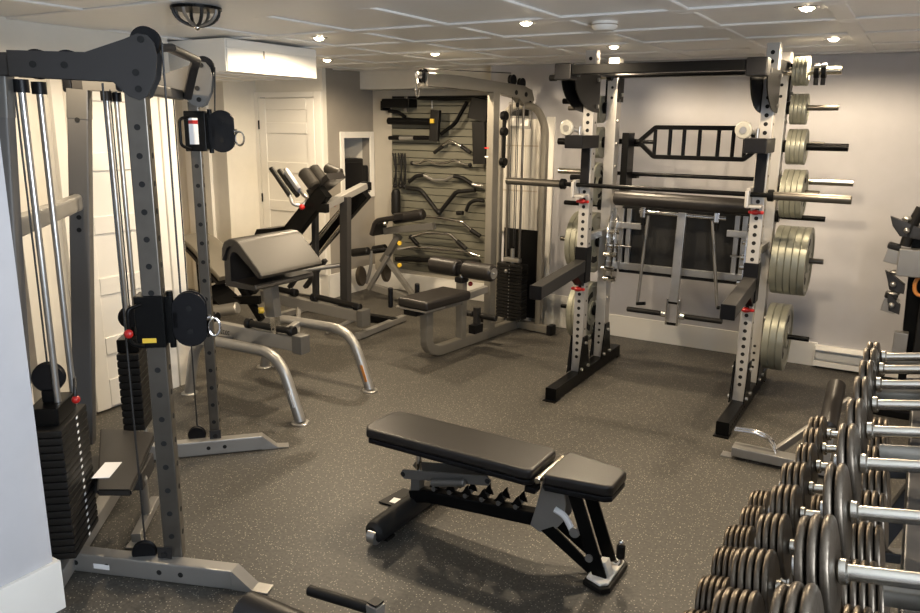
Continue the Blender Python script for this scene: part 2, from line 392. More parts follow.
for s in (-1,1):
    x = .56*s
    f = MB('black_metal'); f.bar([(x,-.47,.047),(x,.80,.047)], .078, .085, .006, up=(0,0,1))
    f.bbox((x-.045,-.50,0),(x+.045,-.40,.006)); f.bbox((x-.045,.74,0),(x+.045,.82,.006))
    f.m('hole')
    for k in range(9): f.disc((x+s*.0395,-.42+.05*k,.05), (1,0,0), .008)
    f.build('base_foot', rack)
    for sy in (0,.45):
        for side in (-1,1):
            g = MB('black_metal','bare_steel')
            g.m('black_metal'); g.prism([(-.10,0),(.10,0),(.04,.26),(-.04,.26)], (x+side*.044,sy,.09), (0,1,0), (0,0,1), .008, bev=.001)
            g.m('bare_steel')
            for zz, yy in ((.12,-.06),(.12,.06),(.30,0)): g.cyl((x+side*.048,sy+yy,zz), (x+side*.062,sy+yy,zz), .012, n=6)
            g.build('gusset_plate', rack)
    # horizontal side rails
    r = MB('black_metal'); r.bar([(x,.04,2.17),(x,.41,2.17)], .07, .07, .006, up=(0,0,1)); r.build('side_rail', rack)
    r = MB('bare_steel'); r.bar([(x,.04,1.05),(x,.41,1.05)], .05, .05, .006, up=(0,0,1)); r.build('side_rail', rack)
    # upper forward bracket, quarter round plate
    for side in (-1,1):
        pts = [(-.0,.0),(-.0,-.26)] + [(-.40*math.sin(a), -.26+.26*(1-math.cos(a))) for a in [PI/2*i/8 for i in range(9)]]
        g = MB('black_metal','bare_steel')
        poly = [(.04,.0),(-.40,.0)] + [(-.40+.40*(1-math.cos(a)), -.02-.22*math.sin(a)) for a in [PI/2*i/8 for i in range(9)]] + [(.04,-.24)]
        g.prism(poly, (x+side*.043,0,2.13), (0,1,0), (0,0,1), .007)
        g.m('bare_steel')
        for yy, zz in ((-.01,2.1),(-.01,1.93),(-.36,2.11)): g.cyl((x+side*.047,yy,zz), (x+side*.060,yy,zz), .014, n=6)
        g.build('bracket', rack)
    # small rear top plates with bolts
    g = MB('black_metal','bare_steel'); g.bbox((x-.05,.40,1.97),(x-.039,.50,2.2)); g.bbox((x+.039,.40,1.97),(x+.05,.50,2.2)); g.m('bare_steel')
    for zz in (2.02,2.15): g.cyl((x-.064,.45,zz), (x-.05,.45,zz), .014, n=6); g.cyl((x+.05,.45,zz), (x+.064,.45,zz), .014, n=6)
    g.build('bracket', rack)
# crossbeams
b = MB('black_metal'); b.bar([(-.58,-.44,2.135),(.58,-.44,2.135)], .07, .058, .006, up=(0,0,1)); b.build('pull_up_beam', rack)
for s in (-1,1):
    b = MB('black_plastic'); b.bbox((s*.56-.055,-.49,2.075),(s*.56+.055,-.385,2.172), bev=.008); b.build('beam_end_block', rack)
b = MB('black_metal'); b.bar([(-.52,.45,2.17),(.52,.45,2.17)], .07, .07, .006, up=(0,0,1)); b.build('crossmember', rack)
# spotter arms
for s, e in ((-1,-.76),(1,-.63)):
    x = .56*s
    a = MB('dark_grey_metal','black_plastic'); a.bar([(x,-.045,.86),(x,e,.80)], .08, .085, .007, up=(0,0,1))
    a.m('black_plastic'); a.bbox((x-.044,-.05,.74),(x+.044,.045,.99), bev=.004); a.box((x,e-.006,.80), (.083,.014,.088), bev=.004)
    a.prism([(0,0),(-.16,.0),(0,-.11)], (x,-.05,.83), (0,1,0), (0,0,1), .07, bev=.003)
    o = a.build('spotter_arm', rack)
    k = MB('red_plastic','bare_steel'); k.ball((x-.0,-.075,.70), .022, (1.3,1,.8)); k.box((x,-.07,.70), (.10,.022,.02), bev=.006); k.m('bare_steel'); k.cyl((x,-.06,.70), (x,.05,.70), .008)
    k.build('lock_pin', o)
# bar holders
for s in (-1,1):
    x = .56*s
    j = MB('black_plastic','bare_steel','post_paint')
    j.bbox((x-.030,-.056,1.40),(x+.030,-.0395,1.66), bev=.004)
    j.m('post_paint'); j.bbox((x-.062,-.10,1.33),(x-.038,.045,1.45), bev=.004); j.bbox((x-.062,-.135,1.335),(x-.038,-.101,1.44), bev=.008); j.bbox((x-.0375,-.128,1.335),(x+.036,-.0575,1.352), bev=.004)
    j.m('black_plastic'); j.bbox((x-.075,-.24,1.66),(x+.05,.06,1.745), bev=.006)
    o = j.build('bar_holder', rack)
    k = MB('red_plastic'); k.ball((x-.005,-.062,1.305), .021, (1.3,1,.8)); k.box((x,-.06,1.305), (.09,.022,.02), bev=.006); k.build('lock_pin', o)
    k = MB('clear_plastic','bare_steel'); k.lathe([(0,-.012),(.045,-.012),(.052,-.006),(.052,.006),(.045,.012),(0,.012)], (x-.10,-.15,1.79), (.25,1,.1)); k.m('bare_steel'); k.cyl((x-.10,-.162,1.79), (x-.10,-.17,1.79), .02); k.cyl((x-.095,-.14,1.79), (x-.03,-.09,1.77), .012); k.cyl((x-.03,-.1,1.74),(x-.03,-.1,1.80),.012)
    k.build('clear_knob', o)
# short black pegs on the left and right
for a, e in (((-.60,-.0,1.965),(-.76,0,1.965)),((-.616,-.44,2.09),(-.665,-.44,2.09)),((-.60,.0,1.46),(-.68,0,1.46))):
    p = MB('black_metal'); p.cyl(a, e, .019, bev=.003); p.build('band_peg', rack)
# trolleys on the rear uprights, frame between them, hanging swing arm
for s in (-1,1):
    x = .56*s
    t = MB('chrome','bare_steel')
    xi = x - s*.055
    t.prism([(0,0),(.05,.02),(.07,.12),(.05,.22),(.055,.33),(.02,.47),(-.01,.5),(-.03,.47),(.0,.36),(-.03,.28),(-.05,.12),(-.04,.02)], (xi,.36,.68), (0,-1,0), (0,0,1), .012, bev=.002)
    t.prism([(0,0),(.05,.02),(.07,.12),(.05,.22),(.055,.33),(.02,.47),(-.01,.5),(-.03,.47),(.0,.36),(-.03,.28),(-.05,.12),(-.04,.02)], (xi-s*.05,.36,.68), (0,-1,0), (0,0,1), .012, bev=.002)
    for zz, yy in ((.72,.32),(.80,.28),(.90,.31),(.96,.34),(1.06,.35)): t.cyl((xi-s*.08,yy,zz), (xi+s*.02,yy,zz), .019, n=10, bev=.003)
    t.build('trolley', rack)
fr_ = MB('bare_steel')
fr_.bar([(-.53,.45,.80),(.53,.45,.80)], .03, .05, .004, up=(0,0,1)); fr_.bar([(-.53,.45,1.10),(-.30,.45,1.10)], .03, .045, .004, up=(0,0,1)); fr_.bar([(.53,.45,1.10),(.30,.45,1.10)], .03, .045, .004, up=(0,0,1))
for x in (-.515,-.455,-.40,.36,.41,.50): fr_.bar([(x,.47,.77),(x,.47,1.22)], .035, .03, .004, up=(0,1,0))
for x0, x1 in ((-.53,-.36),(.34,.53)): fr_.cyl((x0,.42,.95), (x1,.42,.95), .007)
fr_.build('trolley_frame', rack)
pn = MB('black_matte'); pn.bbox((-.47,.50,.74),(.49,.525,1.25), bev=.004); pn.build('back_panel', rack)
pd = MB('vinyl'); pd.lathe([(0,-.46),(.045,-.46),(.053,-.45),(.053,.50),(.045,.51),(0,.51)], (-.0,.30,1.305), (1,0,-.01)); pd.build('long_roller_pad', rack)
sw = thing('swing_arm', 'silver T shaped arm with a black foot bar hanging inside the rack', 'exercise arm', (RX,RY+.38,0))
m = MB('chrome'); m.cyl((-.30,0,1.215), (.30,0,1.205), .013); m.build('pivot_rod', sw)
for x in (-.27,.24):
    m = MB('chrome','black_metal'); m.bbox((x-.018,-.025,1.175),(x+.018,.025,1.245), bev=.006); m.cyl((x,0,1.24),(x,0,1.275),.02,bev=.004); m.m('black_metal'); m.cyl((x,0,1.12),(x,0,1.17),.016); m.build('clamp', sw)
m = MB('bare_steel'); m.bar([(.005,0,1.225),(-.005,-.02,.60)], .06, .04, .005, up=(0,1,0)); m.build('column', sw)
m = MB('chrome','black_metal'); m.bbox((-.05,-.05,.43),(-.035,.02,.62), bev=.003); m.bbox((.03,-.05,.43),(.045,.02,.62), bev=.003); m.m('black_metal'); m.bbox((-.034,-.048,.43),(.029,-.04,.45)); m.bbox((-.034,-.048,.585),(.029,-.04,.60)); m.m('chrome'); m.cyl((-.085,-.02,.50),(-.051,-.02,.50),.024); m.cyl((.046,-.02,.50),(.08,-.02,.50),.024)
m.build('bracket', sw)
for a, b in ((-.34,-.086),(.081,.34)):
    m = MB('rubber'); m.cyl((a,-.02,.50),(b,-.02,.50),.019,bev=.004); m.build('foot_bar', sw)
m = MB('grey_metal','black_metal'); m.cyl((-.235,0,1.19),(-.26,-.04,.56),.011); m.m('black_metal'); m.cyl((-.265,-.045,.555),(-.20,-.045,.565),.013); m.build('strut', sw)
m = MB('grey_metal','black_metal'); m.cyl((.21,0,1.19),(.30,-.04,.60),.011); m.m('black_metal'); m.cyl((.30,-.045,.60),(.32,-.045,.60),.013); m.build('strut', sw)

# hooks holding the stored bars behind
hk = MB('black_metal')
for x in (-.475,):
    hk.bbox((x-.025,.49,1.34),(x+.025,.63,1.76), bev=.004)
hk.bbox((-.46,.63,1.66),(-.42,.70,1.675)); hk.bbox((-.46,.63,1.43),(-.42,.70,1.445)); hk.build('storage_bracket', rack)
hk = MB('black_metal'); hk.bbox((.45,.49,1.34),(.50,.63,1.72), bev=.004); hk.bbox((.44,.63,1.66),(.50,.70,1.675)); hk.bbox((.44,.63,1.43),(.50,.70,1.445)); hk.build('storage_bracket', rack)
# weight pegs
pegs = [(2.15,.33,.37,True),(1.93,.43,.30,True),(1.69,.45,.38,False),(1.40,.43,.25,True),(1.24,.43,.30,False),(.965,.43,.32,True),(.44,.43,.29,False)]
for z, y, l, ch in pegs:
    if z == 2.15: continue
    for s in (-1,1):
        m = MB('gunmetal' if ch else 'black_metal','black_metal'); m.cyl((s*.60,y,z),(s*(.60+l),y,z),.0175 if z!=1.69 else .024, bev=.003); m.m('black_metal'); m.cyl((s*.60,y,z),(s*.625,y,z),.04,n=16); m.build('weight_peg', rack)

# ---- plates: one thing each
def plate_proto(r, t, name, mt='plate_olive'):
    m = MB(mt,'hole')
    k = .82
    m.lathe([(.026,-t*.5),(r*.30,-t*.5),(r*.34,-t*.30),(r*k,-t*.30),(r*(k+.04),-t*.5),(r*.985,-t*.5),(r,-t*.4),(r,t*.4),(r*.985,t*.5),(r*(k+.04),t*.5),(r*k,t*.30),(r*.34,t*.30),(r*.30,t*.5),(.026,t*.5),(.026,-t*.5)], (0,0,0), (1,0,0), n=40)
    if r > .12:
        m.m('hole')
        for side in (-1,1):
            for q in range(3):
                a0 = 2*PI*q/3+PI/2
                pts = [(side*t*.305, r*.58*math.cos(a0+d), r*.58*math.sin(a0+d)) for d in (-.42,-.2,0,.2,.42)]
                m.sweep([(r*.10*math.cos(u), .0015*math.sin(u)) for u in [2*PI*i/10 for i in range(10)]], pts, up=(1,0,0))
    o = m.build(name); return o
sizes = {2.15:(.088,.020,4,'smallest'),1.93:(.095,.022,4,'small'),1.69:(.112,.026,4,'medium'),1.40:(.155,.032,4,'large'),.965:(.226,.040,5,'big'),.44:(.226,.042,3,'big')}
order = {2.15:'top bar sleeve',1.93:'uppermost peg',1.69:'second peg down',1.40:'third peg down',.965:'big middle peg',.44:'lowest peg'}
nth = ['nearest the post','second from post','third from post','fourth from post','outermost']
for z, (r, t, n, sz) in sizes.items():
    for s, sn in ((1,'right'),(-1,'left')):
        if s < 0 and z in (2.15,): nn = 0
        elif s < 0: nn = {1.93:3,1.69:3,1.40:2,.965:4,.44:3}[z]
        else: nn = n
        proto = None
        for k in range(nn):
            y = .36 if z == 2.15 else (.45 if z == 1.69 else .43)
            wd = nth[k] if k < nn-1 else 'outermost'
            lab = f'{sz} olive plate on the {order[z]}, rack {sn} side, {wd}'
            if proto is None: o = proto = plate_proto(r, t, 'weight_plate')
            else: o = proto.copy(); col.objects.link(o)
            xx = .60+.04+t/2+k*(t+.002)
            o.location = (RX+s*(xx-.012), RY+y, (2.148 if z==2.15 else z) - (.0085 if z!=1.69 else .002) if z!=2.15 else 2.148)
            o.rotation_euler = (k*.9+z,0,0)
            tag(o, lab, 'weight plate', f'plates on the {order[z]}, {sn} side')
# ---- barbells
def barbell(name, label, x0, x1, y, z, c0=None, c1=None, tilt=0, sleeves='worn_chrome', shaft='black_metal', rs=.025, rb=.0145):
    t = thing(name, label, 'barbell', ((x0+x1)/2, y, z)); h = (x1-x0)/2; t.rotation_euler = (0,tilt,0)
    m = MB(shaft); m.cyl((-h+.4,0,0),(h-.4,0,0),rb,n=16); m.build('shaft', t)
    for s in (-1,1):
        m = MB(sleeves,'black_metal'); m.cyl((s*(h-.42),0,0),(s*h,0,0),rs,n=20,bev=.003); m.m('black_metal'); m.cyl((s*(h-.45),0,0),(s*(h-.415),0,0),.036,n=20,bev=.004); m.build('sleeve', t)
    return t
bb = barbell('barbell', 'long barbell resting across the front bar holders of the rack', RX-1.13, RX+1.07, RY-.085, 1.415, tilt=0.004, sleeves='gunmetal')
barbell('barbell', 'dark thin barbell stored low behind the rack, under the multi grip bar', RX-1.06, RX+1.02, RY+.665, 1.46, sleeves='worn_chrome', rs=.022)
barbell('barbell', 'barbell lying on top of the rack with small plates on its right sleeve', RX-1.0, RX+.90, RY+.36, 2.148, sleeves='worn_chrome')
c = MB('black_plastic','bare_steel'); 
for x in (.76,.80): 
    c.m('black_plastic'); c.lathe([(.026,-.014),(.045,-.014),(.048,0),(.045,.014),(.026,.014),(.026,-.014)], (x,0,0), (1,0,0)); c.bbox((x-.012,-.02,-.085),(x+.012,.02,-.045), bev=.004)
c.m('bare_steel'); c.cyl((.75,-.04,.02),(.82,-.045,.03),.01)
o = c.build('collar_clamp', None, (RX,RY+.36,2.148)); tag(o, 'black collar clamps on the sleeve of the topmost barbell', 'clamp')
# multi grip bar
t = thing('multi_grip_bar', 'black ladder shaped multi grip bar hung behind the rack', 'barbell', (RX-.04,RY+.665,1.695))
m = MB('black_metal'); W0=.27; hz=.105
m.bar([(-.39,0,0),(-W0,0,hz),(.36,0,hz),(.48,0,0)], .032, .03, .004, f=.012, up=(0,1,0)); m.bar([(-.39,0,0),(-W0,0,-hz),(.36,0,-hz),(.48,0,0)], .032, .03, .004, f=.012, up=(0,1,0)); m.build('frame', t)
for x in (-.27,-.16,-.06,.05,.18,.28,.36):
    m = MB('black_metal'); m.cyl((x,0,-hz+.01),(x,0,hz-.01),.014,n=12); m.build('grip', t)
for s, a, b in ((-1,.38,.80),(1,.47,.86)):
    m = MB('black_metal' if s<0 else 'worn_chrome','black_metal'); m.cyl((s*a,0,0),(s*b,0,0),.02 if s<0 else .024,n=16,bev=.003); m.build('sleeve', t)
m = MB('black_metal'); m.cyl((-.385,0,0),(-.28,0,0),.014); m.build('stub', t)

# ------------------------------------------------------------------ functional trainer (dual pulley cable machine)
ft = thing('cable_trainer', 'dual column grey cable machine with two black weight stacks near the left white wall', 'cable machine', (-2.826,2.288,0), -50.3)
def ft_side(lx, s, foot_a, foot_b, tip, mt, mb_, stack_c, sz, n, top_arm, carr, ztop):
    # upright with adjustment holes
    m = MB('gunmetal'); yu = .018 if s > 0 else 0; hw = .036 if s > 0 else .027; m.sweep(rrect(hw*2,hw*2,.007), [(lx,yu,.075),(lx,yu,ztop)], up=(0,1,0)); m.m('hole')
    for k in range(int((ztop-.2)/.1)): m.disc((lx,yu+hw+.0002,.18+k*.1), (0,1,0), .011); m.disc((lx+hw+.0002,yu,.18+k*.1), (1,0,0), .011); m.disc((lx,yu-hw-.0002,.18+k*.1), (0,1,0), .011)
    m.build('upright', ft)
    a, b = V(foot_a), V(foot_b); d = (b-a).normalized()
    m = MB('silver_paint','hole','paper','dark_grey_metal'); m.bar([a, b], .065, .085, .010, up=(0,0,1))
    side = d.cross(V((0,0,1)))
    m.prism([(0,0),(0,.084),(.006,.084),(.085,.008),(.15,.006),(.15,0)], V((b.x,b.y,.002))-d*.002, d, (0,0,1), .06, bev=.002)
    m.m('hole')
    for q in (.12,.30,.60,.72): m.disc(a.lerp(b,q)+side*.0328, side, .011)
    m.m('paper'); c = a.lerp(b,.27)+side*.0334+V((0,0,-.005)); m.box(c, (.07,.001,.022), rot=Matrix((d,side,V((0,0,1)))).transposed()); 
    m.m('dark_grey_metal'); m.prism([(-.03,-.03),(.03,-.03),(.03,.085),(-.03,.085)], V((lx,0,.05))+side*.040, d, (0,0,1), .008, bev=.001)
    m.m('hole'); m.disc(V((lx,0,.105))+side*.046, side, .013, .008)
    m.build('base_foot', ft)
    # low pulley
    m = MB('black_plastic'); c = V((lx,-.10,.10)); m.lathe([(0,-.014),(.045,-.014),(.048,-.008),(.040,0),(.048,.008),(.045,.014),(0,.014)], c, (1,0,0)); m.build('low_pulley', ft)
    # rear mast
    m = MB('mast_grey','hole'); m.sweep(rrect(.075,.10,.012), [mb_, mt], up=(0,1,0)); d2 = (V(mt)-V(mb_)).normalized()
    m.m('grey_metal'); m.sweep(rrect(.079,.104,.012), [V(mt)-d2*.14, V(mt)], up=(0,1,0))
    m.m('hole')
    for zz in (.12,.72,.80): 
        c = V(mt)-d2*(V(mt).z-.02-1.0*0)*0 - d2*(.05+zz*.8); m.disc(c+V((.039,0,0)), (1,0,0), .012)
    m.build('mast', ft)
    # guide rods
    for k in ((.02,-.15) if s > 0 else (-.10,.07)):
        m = MB('bare_steel'); yo = .03 if s > 0 else 0; m.cyl((stack_c[0]+k, stack_c[1]+yo, .10), (stack_c[0]+k, stack_c[1]+yo, 1.93), .0125, n=14); m.build('guide_rod', ft)
        m = MB('black_plastic'); m.cyl((stack_c[0]+k, stack_c[1]+yo, 1.895), (stack_c[0]+k, stack_c[1]+yo, 1.94), .026); m.build('rod_collar', ft)
    # weight stack: head piece and plates
    z0, z1 = sz; h = (z1-z0)/n
    for k in range(n):
        m = MB('rubber'); m.box((stack_c[0],stack_c[1],z0+h*(k+.5)), ((.30,.155,h*.90) if s > 0 else (.24,.11,h*.90)), bev=.006)
        m.m('paper'); m.box((stack_c[0]-.02,stack_c[1]+.0782,z0+h*(k+.5)), (.018,.0008,h*.35)) if n > 12 else None
        m.build('weight_slab', ft)
    m = MB('black_metal'); m.box((stack_c[0],stack_c[1],z1+.035), (.20,.11,.07), bev=.008); m.box((stack_c[0],stack_c[1],z1+.095), (.06,.05,.05), bev=.006); m.build('stack_head', ft)
    m = MB('black_plastic'); m.lathe([(0,-.016),(.056,-.016),(.060,-.01),(.050,0),(.060,.01),(.056,.016),(0,.016)], (stack_c[0],stack_c[1],z1+.165), (1,.1,0)); m.build('stack_pulley', ft)
    # carriage and swivel pulley
    zc = carr
    m = MB('black_metal','bare_steel'); m.bbox((lx-.046,-.046,zc-.10),(lx+.046,.058,zc+.10), bev=.005)
    m.m('black_metal'); m.tube([(lx+.05,-.02,zc+.07),(lx+.08,-.06,zc+.06),(lx+.08,-.06,zc-.07),(lx+.05,-.02,zc-.09)], .008, f=.02)
    cr = m.build('carriage', ft)
    m = MB('black_metal'); m.bar([(lx,.07,zc-.09),(lx,.07,zc+.09)], .03, .03, .006, up=(0,1,0)); m.cyl((lx,.075,zc-.11),(lx,.075,zc+.11),.012); m.bbox((lx-.02,.085,zc-.03),(lx+.02,.10,zc+.03)); m.build('swivel', ft)
    cy = .145 if s > 0 else .132
    for sd in (-1,1):
        m = MB('black_plastic','hole')
        prof = []
        for a in range(25):
            t = 2*PI*a/24; 
            prof.append((.062*math.cos(t)*(1-.10*math.cos(t)**8*0), .062*math.sin(t)+(.043 if math.sin(t)>0 else -.043)))
        # figure eight outline with a soft waist
        prof = [(.064*math.cos(t)*(.90 if abs(math.sin(t))<.25 and math.cos(t)>0 else 1), .064*math.sin(t)+.042*(1 if math.sin(t)>=0 else -1)) for t in [2*PI*(a+.5)/28 for a in range(28)]]
        m.prism(prof, (lx+sd*.017,cy,zc), (0,1,0), (0,0,1), .006, bev=.002)
        m.m('hole'); m.cyl((lx+sd*.02,cy,zc+.045),(lx+sd*.026,cy,zc+.045),.011,n=8); m.cyl((lx+sd*.02,cy,zc-.045),(lx+sd*.026,cy,zc-.045),.011,n=8)
        m.build('pulley_cover', ft)
    m = MB('black_plastic'); 
    for q in (.045,-.045): m.cyl((lx-.012,cy,zc+q),(lx+.012,cy,zc+q),.05)
    m.build('swivel_pulley', ft)
    # carabiner
    m = MB('chrome'); cc = V((lx,cy+.085,zc-.025)); m.tube([cc+V((0,.022*math.cos(t),.035*math.sin(t)-.01)) for t in [2*PI*i/16 for i in range(16)]], .005, n=8, closed=True); m.cyl((lx,cy+.05,zc),(lx,cy+.075,zc+.004),.009); m.build('carabiner', ft)
    # top arm side plates, box beam and pulleys
    ly0 = mt[1]+(.055 if s > 0 else 0)
    for sd in (-1,1):
        m = MB('arm_grey' if s>0 else 'grey_metal','hole')
        poly = [(ly0+.02,1.945),(ly0+.02,2.03),(-.13,2.028),(.0,2.075),(.045,2.095),(.078,2.09),(.098,2.065),(.105,2.02),(.095,1.95),(.062,1.885),(.035,1.872),(.0,1.885),(-.05,1.935)]
        m.prism(poly, (lx+sd*.040,0,0), (0,1,0), (0,0,1), .008, bev=.001)
        m.m('hole')
        for q in ((.055,2.075),(.03,1.965),(.035,1.91),(-.20,1.985),(-.30,1.985)): m.disc((lx+sd*.0445,*q), (1,0,0), .012, .004)
        m.build('arm_plate', ft)
    m = MB('arm_grey'); m.bar([(lx,ly0-.03,1.985),(lx,-.0,1.985)], .07, .078, .01, up=(0,0,1)); m.build('arm_beam', ft)
    m = MB('black_plastic'); m.bbox((lx-.045,ly0-.075,1.935),(lx+.045,ly0-.03,2.035), bev=.012); m.build('end_cap', ft)
    for q, r in ((-.20,.05),(-.30,.05)):
        m = MB('black_plastic'); m.lathe([(0,-.013),(r,-.013),(r-.007,0),(r,.013),(0,.013)], (lx,q,1.988), (1,0,0)); m.build('top_pulley', ft)
    m = MB('black_plastic'); m.lathe([(0,-.02),(.05,-.02),(.042,0),(.05,.02),(0,.02)], (lx-.0,.062,2.072), (1,0,0)); m.build('top_pulley', ft)
    # cables
    for (p, q) in (((lx-.02,-.10,.12),(lx-.02,-.10,1.93)),((stack_c[0],stack_c[1],z1+.20),(stack_c[0],stack_c[1],1.95)),((lx,.115,2.07),(lx,cy-.03,zc+.10))):
        m = MB('cable'); m.cyl(p, q, .0038, n=8); m.build('cable', ft)
    return cr
c1 = ft_side(.61, 1, (.50,-.46,.045), (.752,.27,.045), None, (.58,-.455,1.95), (.58,-.56,.10), (.525,-.415), (.125,.665), 18, None, 1.07, 1.90)
c2 = ft_side(-.61, -1, (-.52,-.46,.045), (-.602,.25,.045), None, (-.58,-.53,1.95), (-.58,-.68,.10), (-.53,-.375), (.215,.64), 11, None, 1.755, 1.90)
m = MB('red_plastic'); m.ball((.70,-.06,1.04), .017, (.8,1,1)); m.build('pull_knob', c1)
m = MB('yellow_plastic'); m.box((.6565,.0,1.0), (.001,.05,.018)); m.build('sticker', c1)
m = MB('paper','red_plastic'); m.box((-.5635,0,1.755), (.001,.045,.13)); m.m('red_plastic'); m.box((-.5625,0,1.80), (.001,.045,.018)); m.build('sticker', c2)
m = MB('red_plastic','cable'); m.ball((.60,-.30,.76), .016, (1,1,1)); m.m('cable'); m.tube([(.56,-.31,.83),(.60,-.30,.80),(.60,-.30,.77)], .007, f=.02); m.build('selector_pin', ft)
m = MB('silver_paint'); m.bar([(.70,-.42,.045),(-.52,-.40,.045)], .06, .075, .008, up=(0,0,1)); m.build('base_rail', ft)
m = MB('silver_paint','hole'); m.bar([(.58,-.50,1.40),(-.58,-.585,1.40)], .055, .085, .02, up=(0,0,1)); m.build('crossbar', ft)
# linking pull up bar between the two arms
m = MB('dark_grey_metal'); m.bar([(.56,-.02,1.90),(.40,.05,2.07),(.30,.08,2.08)], .045, .03, .01, f=.05); m.bar([(.56,-.05,1.93),(-.56,-.05,1.93)], .03, .05, .01, up=(0,0,1)); m.build('linking_bar', ft)
m = MB('dark_grey_metal'); m.bar([(.30,.08,2.08),(-.30,.08,2.08),(-.40,.05,2.06),(-.56,-.02,1.92)], .045, .03, .01, f=.05); m.build('pull_up_bar', ft)

# low bench board behind the near column, with a sheet of paper on it
bd = thing('low_bench', 'low black topped bench with silver feet standing between the cable columns', 'bench', (0,0,0))
m = MB('rubber','vinyl'); 
A = [V(p) for p in ((-2.659,1.671,0.370), (-2.545,1.742,0.370), (-2.956,2.183,0.370), (-3.221,2.074,0.370))]
ctr = sum(A, V())/4
m.m('vinyl'); vs = [m.bm.verts.new(p) for p in A]; lo = [m.bm.verts.new(p-V((0,0,.028))) for p in A]
m.face(vs); m.face(lo[::-1])
for i in range(4): m.face((vs[i],lo[i],lo[(i+1)%4],vs[(i+1)%4]))
bmesh.ops.bevel(m.bm, geom=list(m.bm.edges), offset=.006, segments=2, affect='EDGES')
m.build('board', bd)
m = MB('dark_grey_metal'); m.box(ctr-V((0.03,0.03,.07)), (.22,.30,.08), rz=math.radians(-50), bev=.006); m.build('under_frame', bd)
m = MB('silver_paint'); m.cyl(V((-2.722,1.926,0.300)), V((-2.835,2.006,0.070)), .018, n=12); m.build('leg', bd)
m = MB('silver_paint'); m.bar([(-2.930,2.127,0.050), (-2.742,1.879,0.030)], .04, .04, .005, up=(0,0,1)); m.box(V((-2.743,1.878,0.006)), (.06,.09,.008), rz=math.radians(30), bev=.002); m.build('leg', bd)
m = MB('paper'); m.box(V((-2.782,1.803,0.372)), (.07,.15,.002), rz=math.radians(35)); o = m.build('paper_sheet'); tag(o, 'white sheet of paper lying on the low black bench', 'paper')

# ------------------------------------------------------------------ preacher curl bench (silver arched legs, tan rounded pad)
pb = thing('preacher_bench', 'preacher curl bench with rounded pad on silver arched tube legs', 'bench', (-3.59,3.66,0))
for ly, zt in ((-.35,.41),(.35,.40)):
    m = MB('silver_paint'); m.tube([(-.50,ly,.01),(-.40,ly,zt),(.34,ly,zt+.01),(.50,ly,.01)], .034, n=16, f=.16)
    if ly < 0: m.m('paper'); m.box((.462,ly-.0335,.16), (.016,.002,.11), rot=Matrix.Rotation(math.radians(-20),3,'Y'))
    else: m.m('orange_label'); m.box((.462+.012,ly-.0325,.13), (.02,.004,.12), rot=Matrix.Rotation(math.radians(-20),3,'Y'))
    leg = m.build('leg_arch', pb)
    for x in (-.50,.50):
        m = MB('bare_steel'); m.lathe([(0,0),(.055,0),(.056,.006),(.05,.012),(.0,.014)], (x,ly,0), (0,0,1)); m.build('foot_disc', leg)
m = MB('silver_paint','black_metal','grey_metal'); m.bar([(-.68,0,.372),(.22,0,.372)], .06, .10, .008, up=(0,0,1)); m.build('main_beam', pb)
m = MB('grey_metal'); m.bbox((.16,-.045,.315),(.245,.045,.44), bev=.008); m.build('end_cap', pb)
m = MB('black_metal'); 
# raised lettering strokes on the side of the beam
for k, (dx, w_) in enumerate(((0,.020),(.028,.016),(.050,.018),(.074,.016),(.096,.020))):
    m.tube([(-.545+dx+w_*.5+w_*.5*math.cos(t),-.0312,.362+.014*math.sin(t)) for t in [PI*.3+i*PI*1.4/8 for i in range(9)]], .0022, n=6)
m.build('emblem', pb)
m = MB('rubber'); m.cyl((-.26,0,.452),(.12,0,.452),.024,bev=.004); m.build('roller', pb)
for x in (-.27,.13,-.60): 
    m = MB('black_plastic'); m.cyl((x-.02,0,.452),(x+.02,0,.452),.036,bev=.005); m.build('roller_collar', pb)
m = MB('black_metal'); m.bar([(-.20,-.03,.31),(-.27,-.33,.40)], .045, .03, .006, up=(0,0,1)); m.build('strut', pb)
m = MB('grey_metal'); m.bar([(-.42,-.03,.33),(-.44,-.33,.415)], .05, .03, .006, up=(0,0,1)); m.build('strut', pb)
for x in (-.12,): m = MB('silver_paint'); m.bar([(x,.03,.33),(x,.33,.40)], .05, .04, .006, up=(0,0,1)); m.build('strut', pb)
m = MB('worn_chrome','hole'); m.sweep(rrect(.05,.05,.006), [(-.012,0,.375),(-.035,0,.70)], up=(0,1,0)); m.m('hole'); m.disc((-.018,-.0255,.45),(0,1,0),.008); m.build('seat_post', pb)
m = MB('grey_metal'); m.sweep(rrect(.085,.07,.01), [(-.03,0,.535),(-.06,0,.86)], up=(0,1,0)); m.build('post_sleeve', pb)
m = MB('yellow_plastic','hole'); m.cyl((-.075,-.045,.58),(-.095,-.075,.58),.021,bev=.004,n=14); m.m('hole'); m.cyl((-.095,-.0755,.58),(-.0965,-.0765,.58),.008); m.build('adjustment_knob', pb)
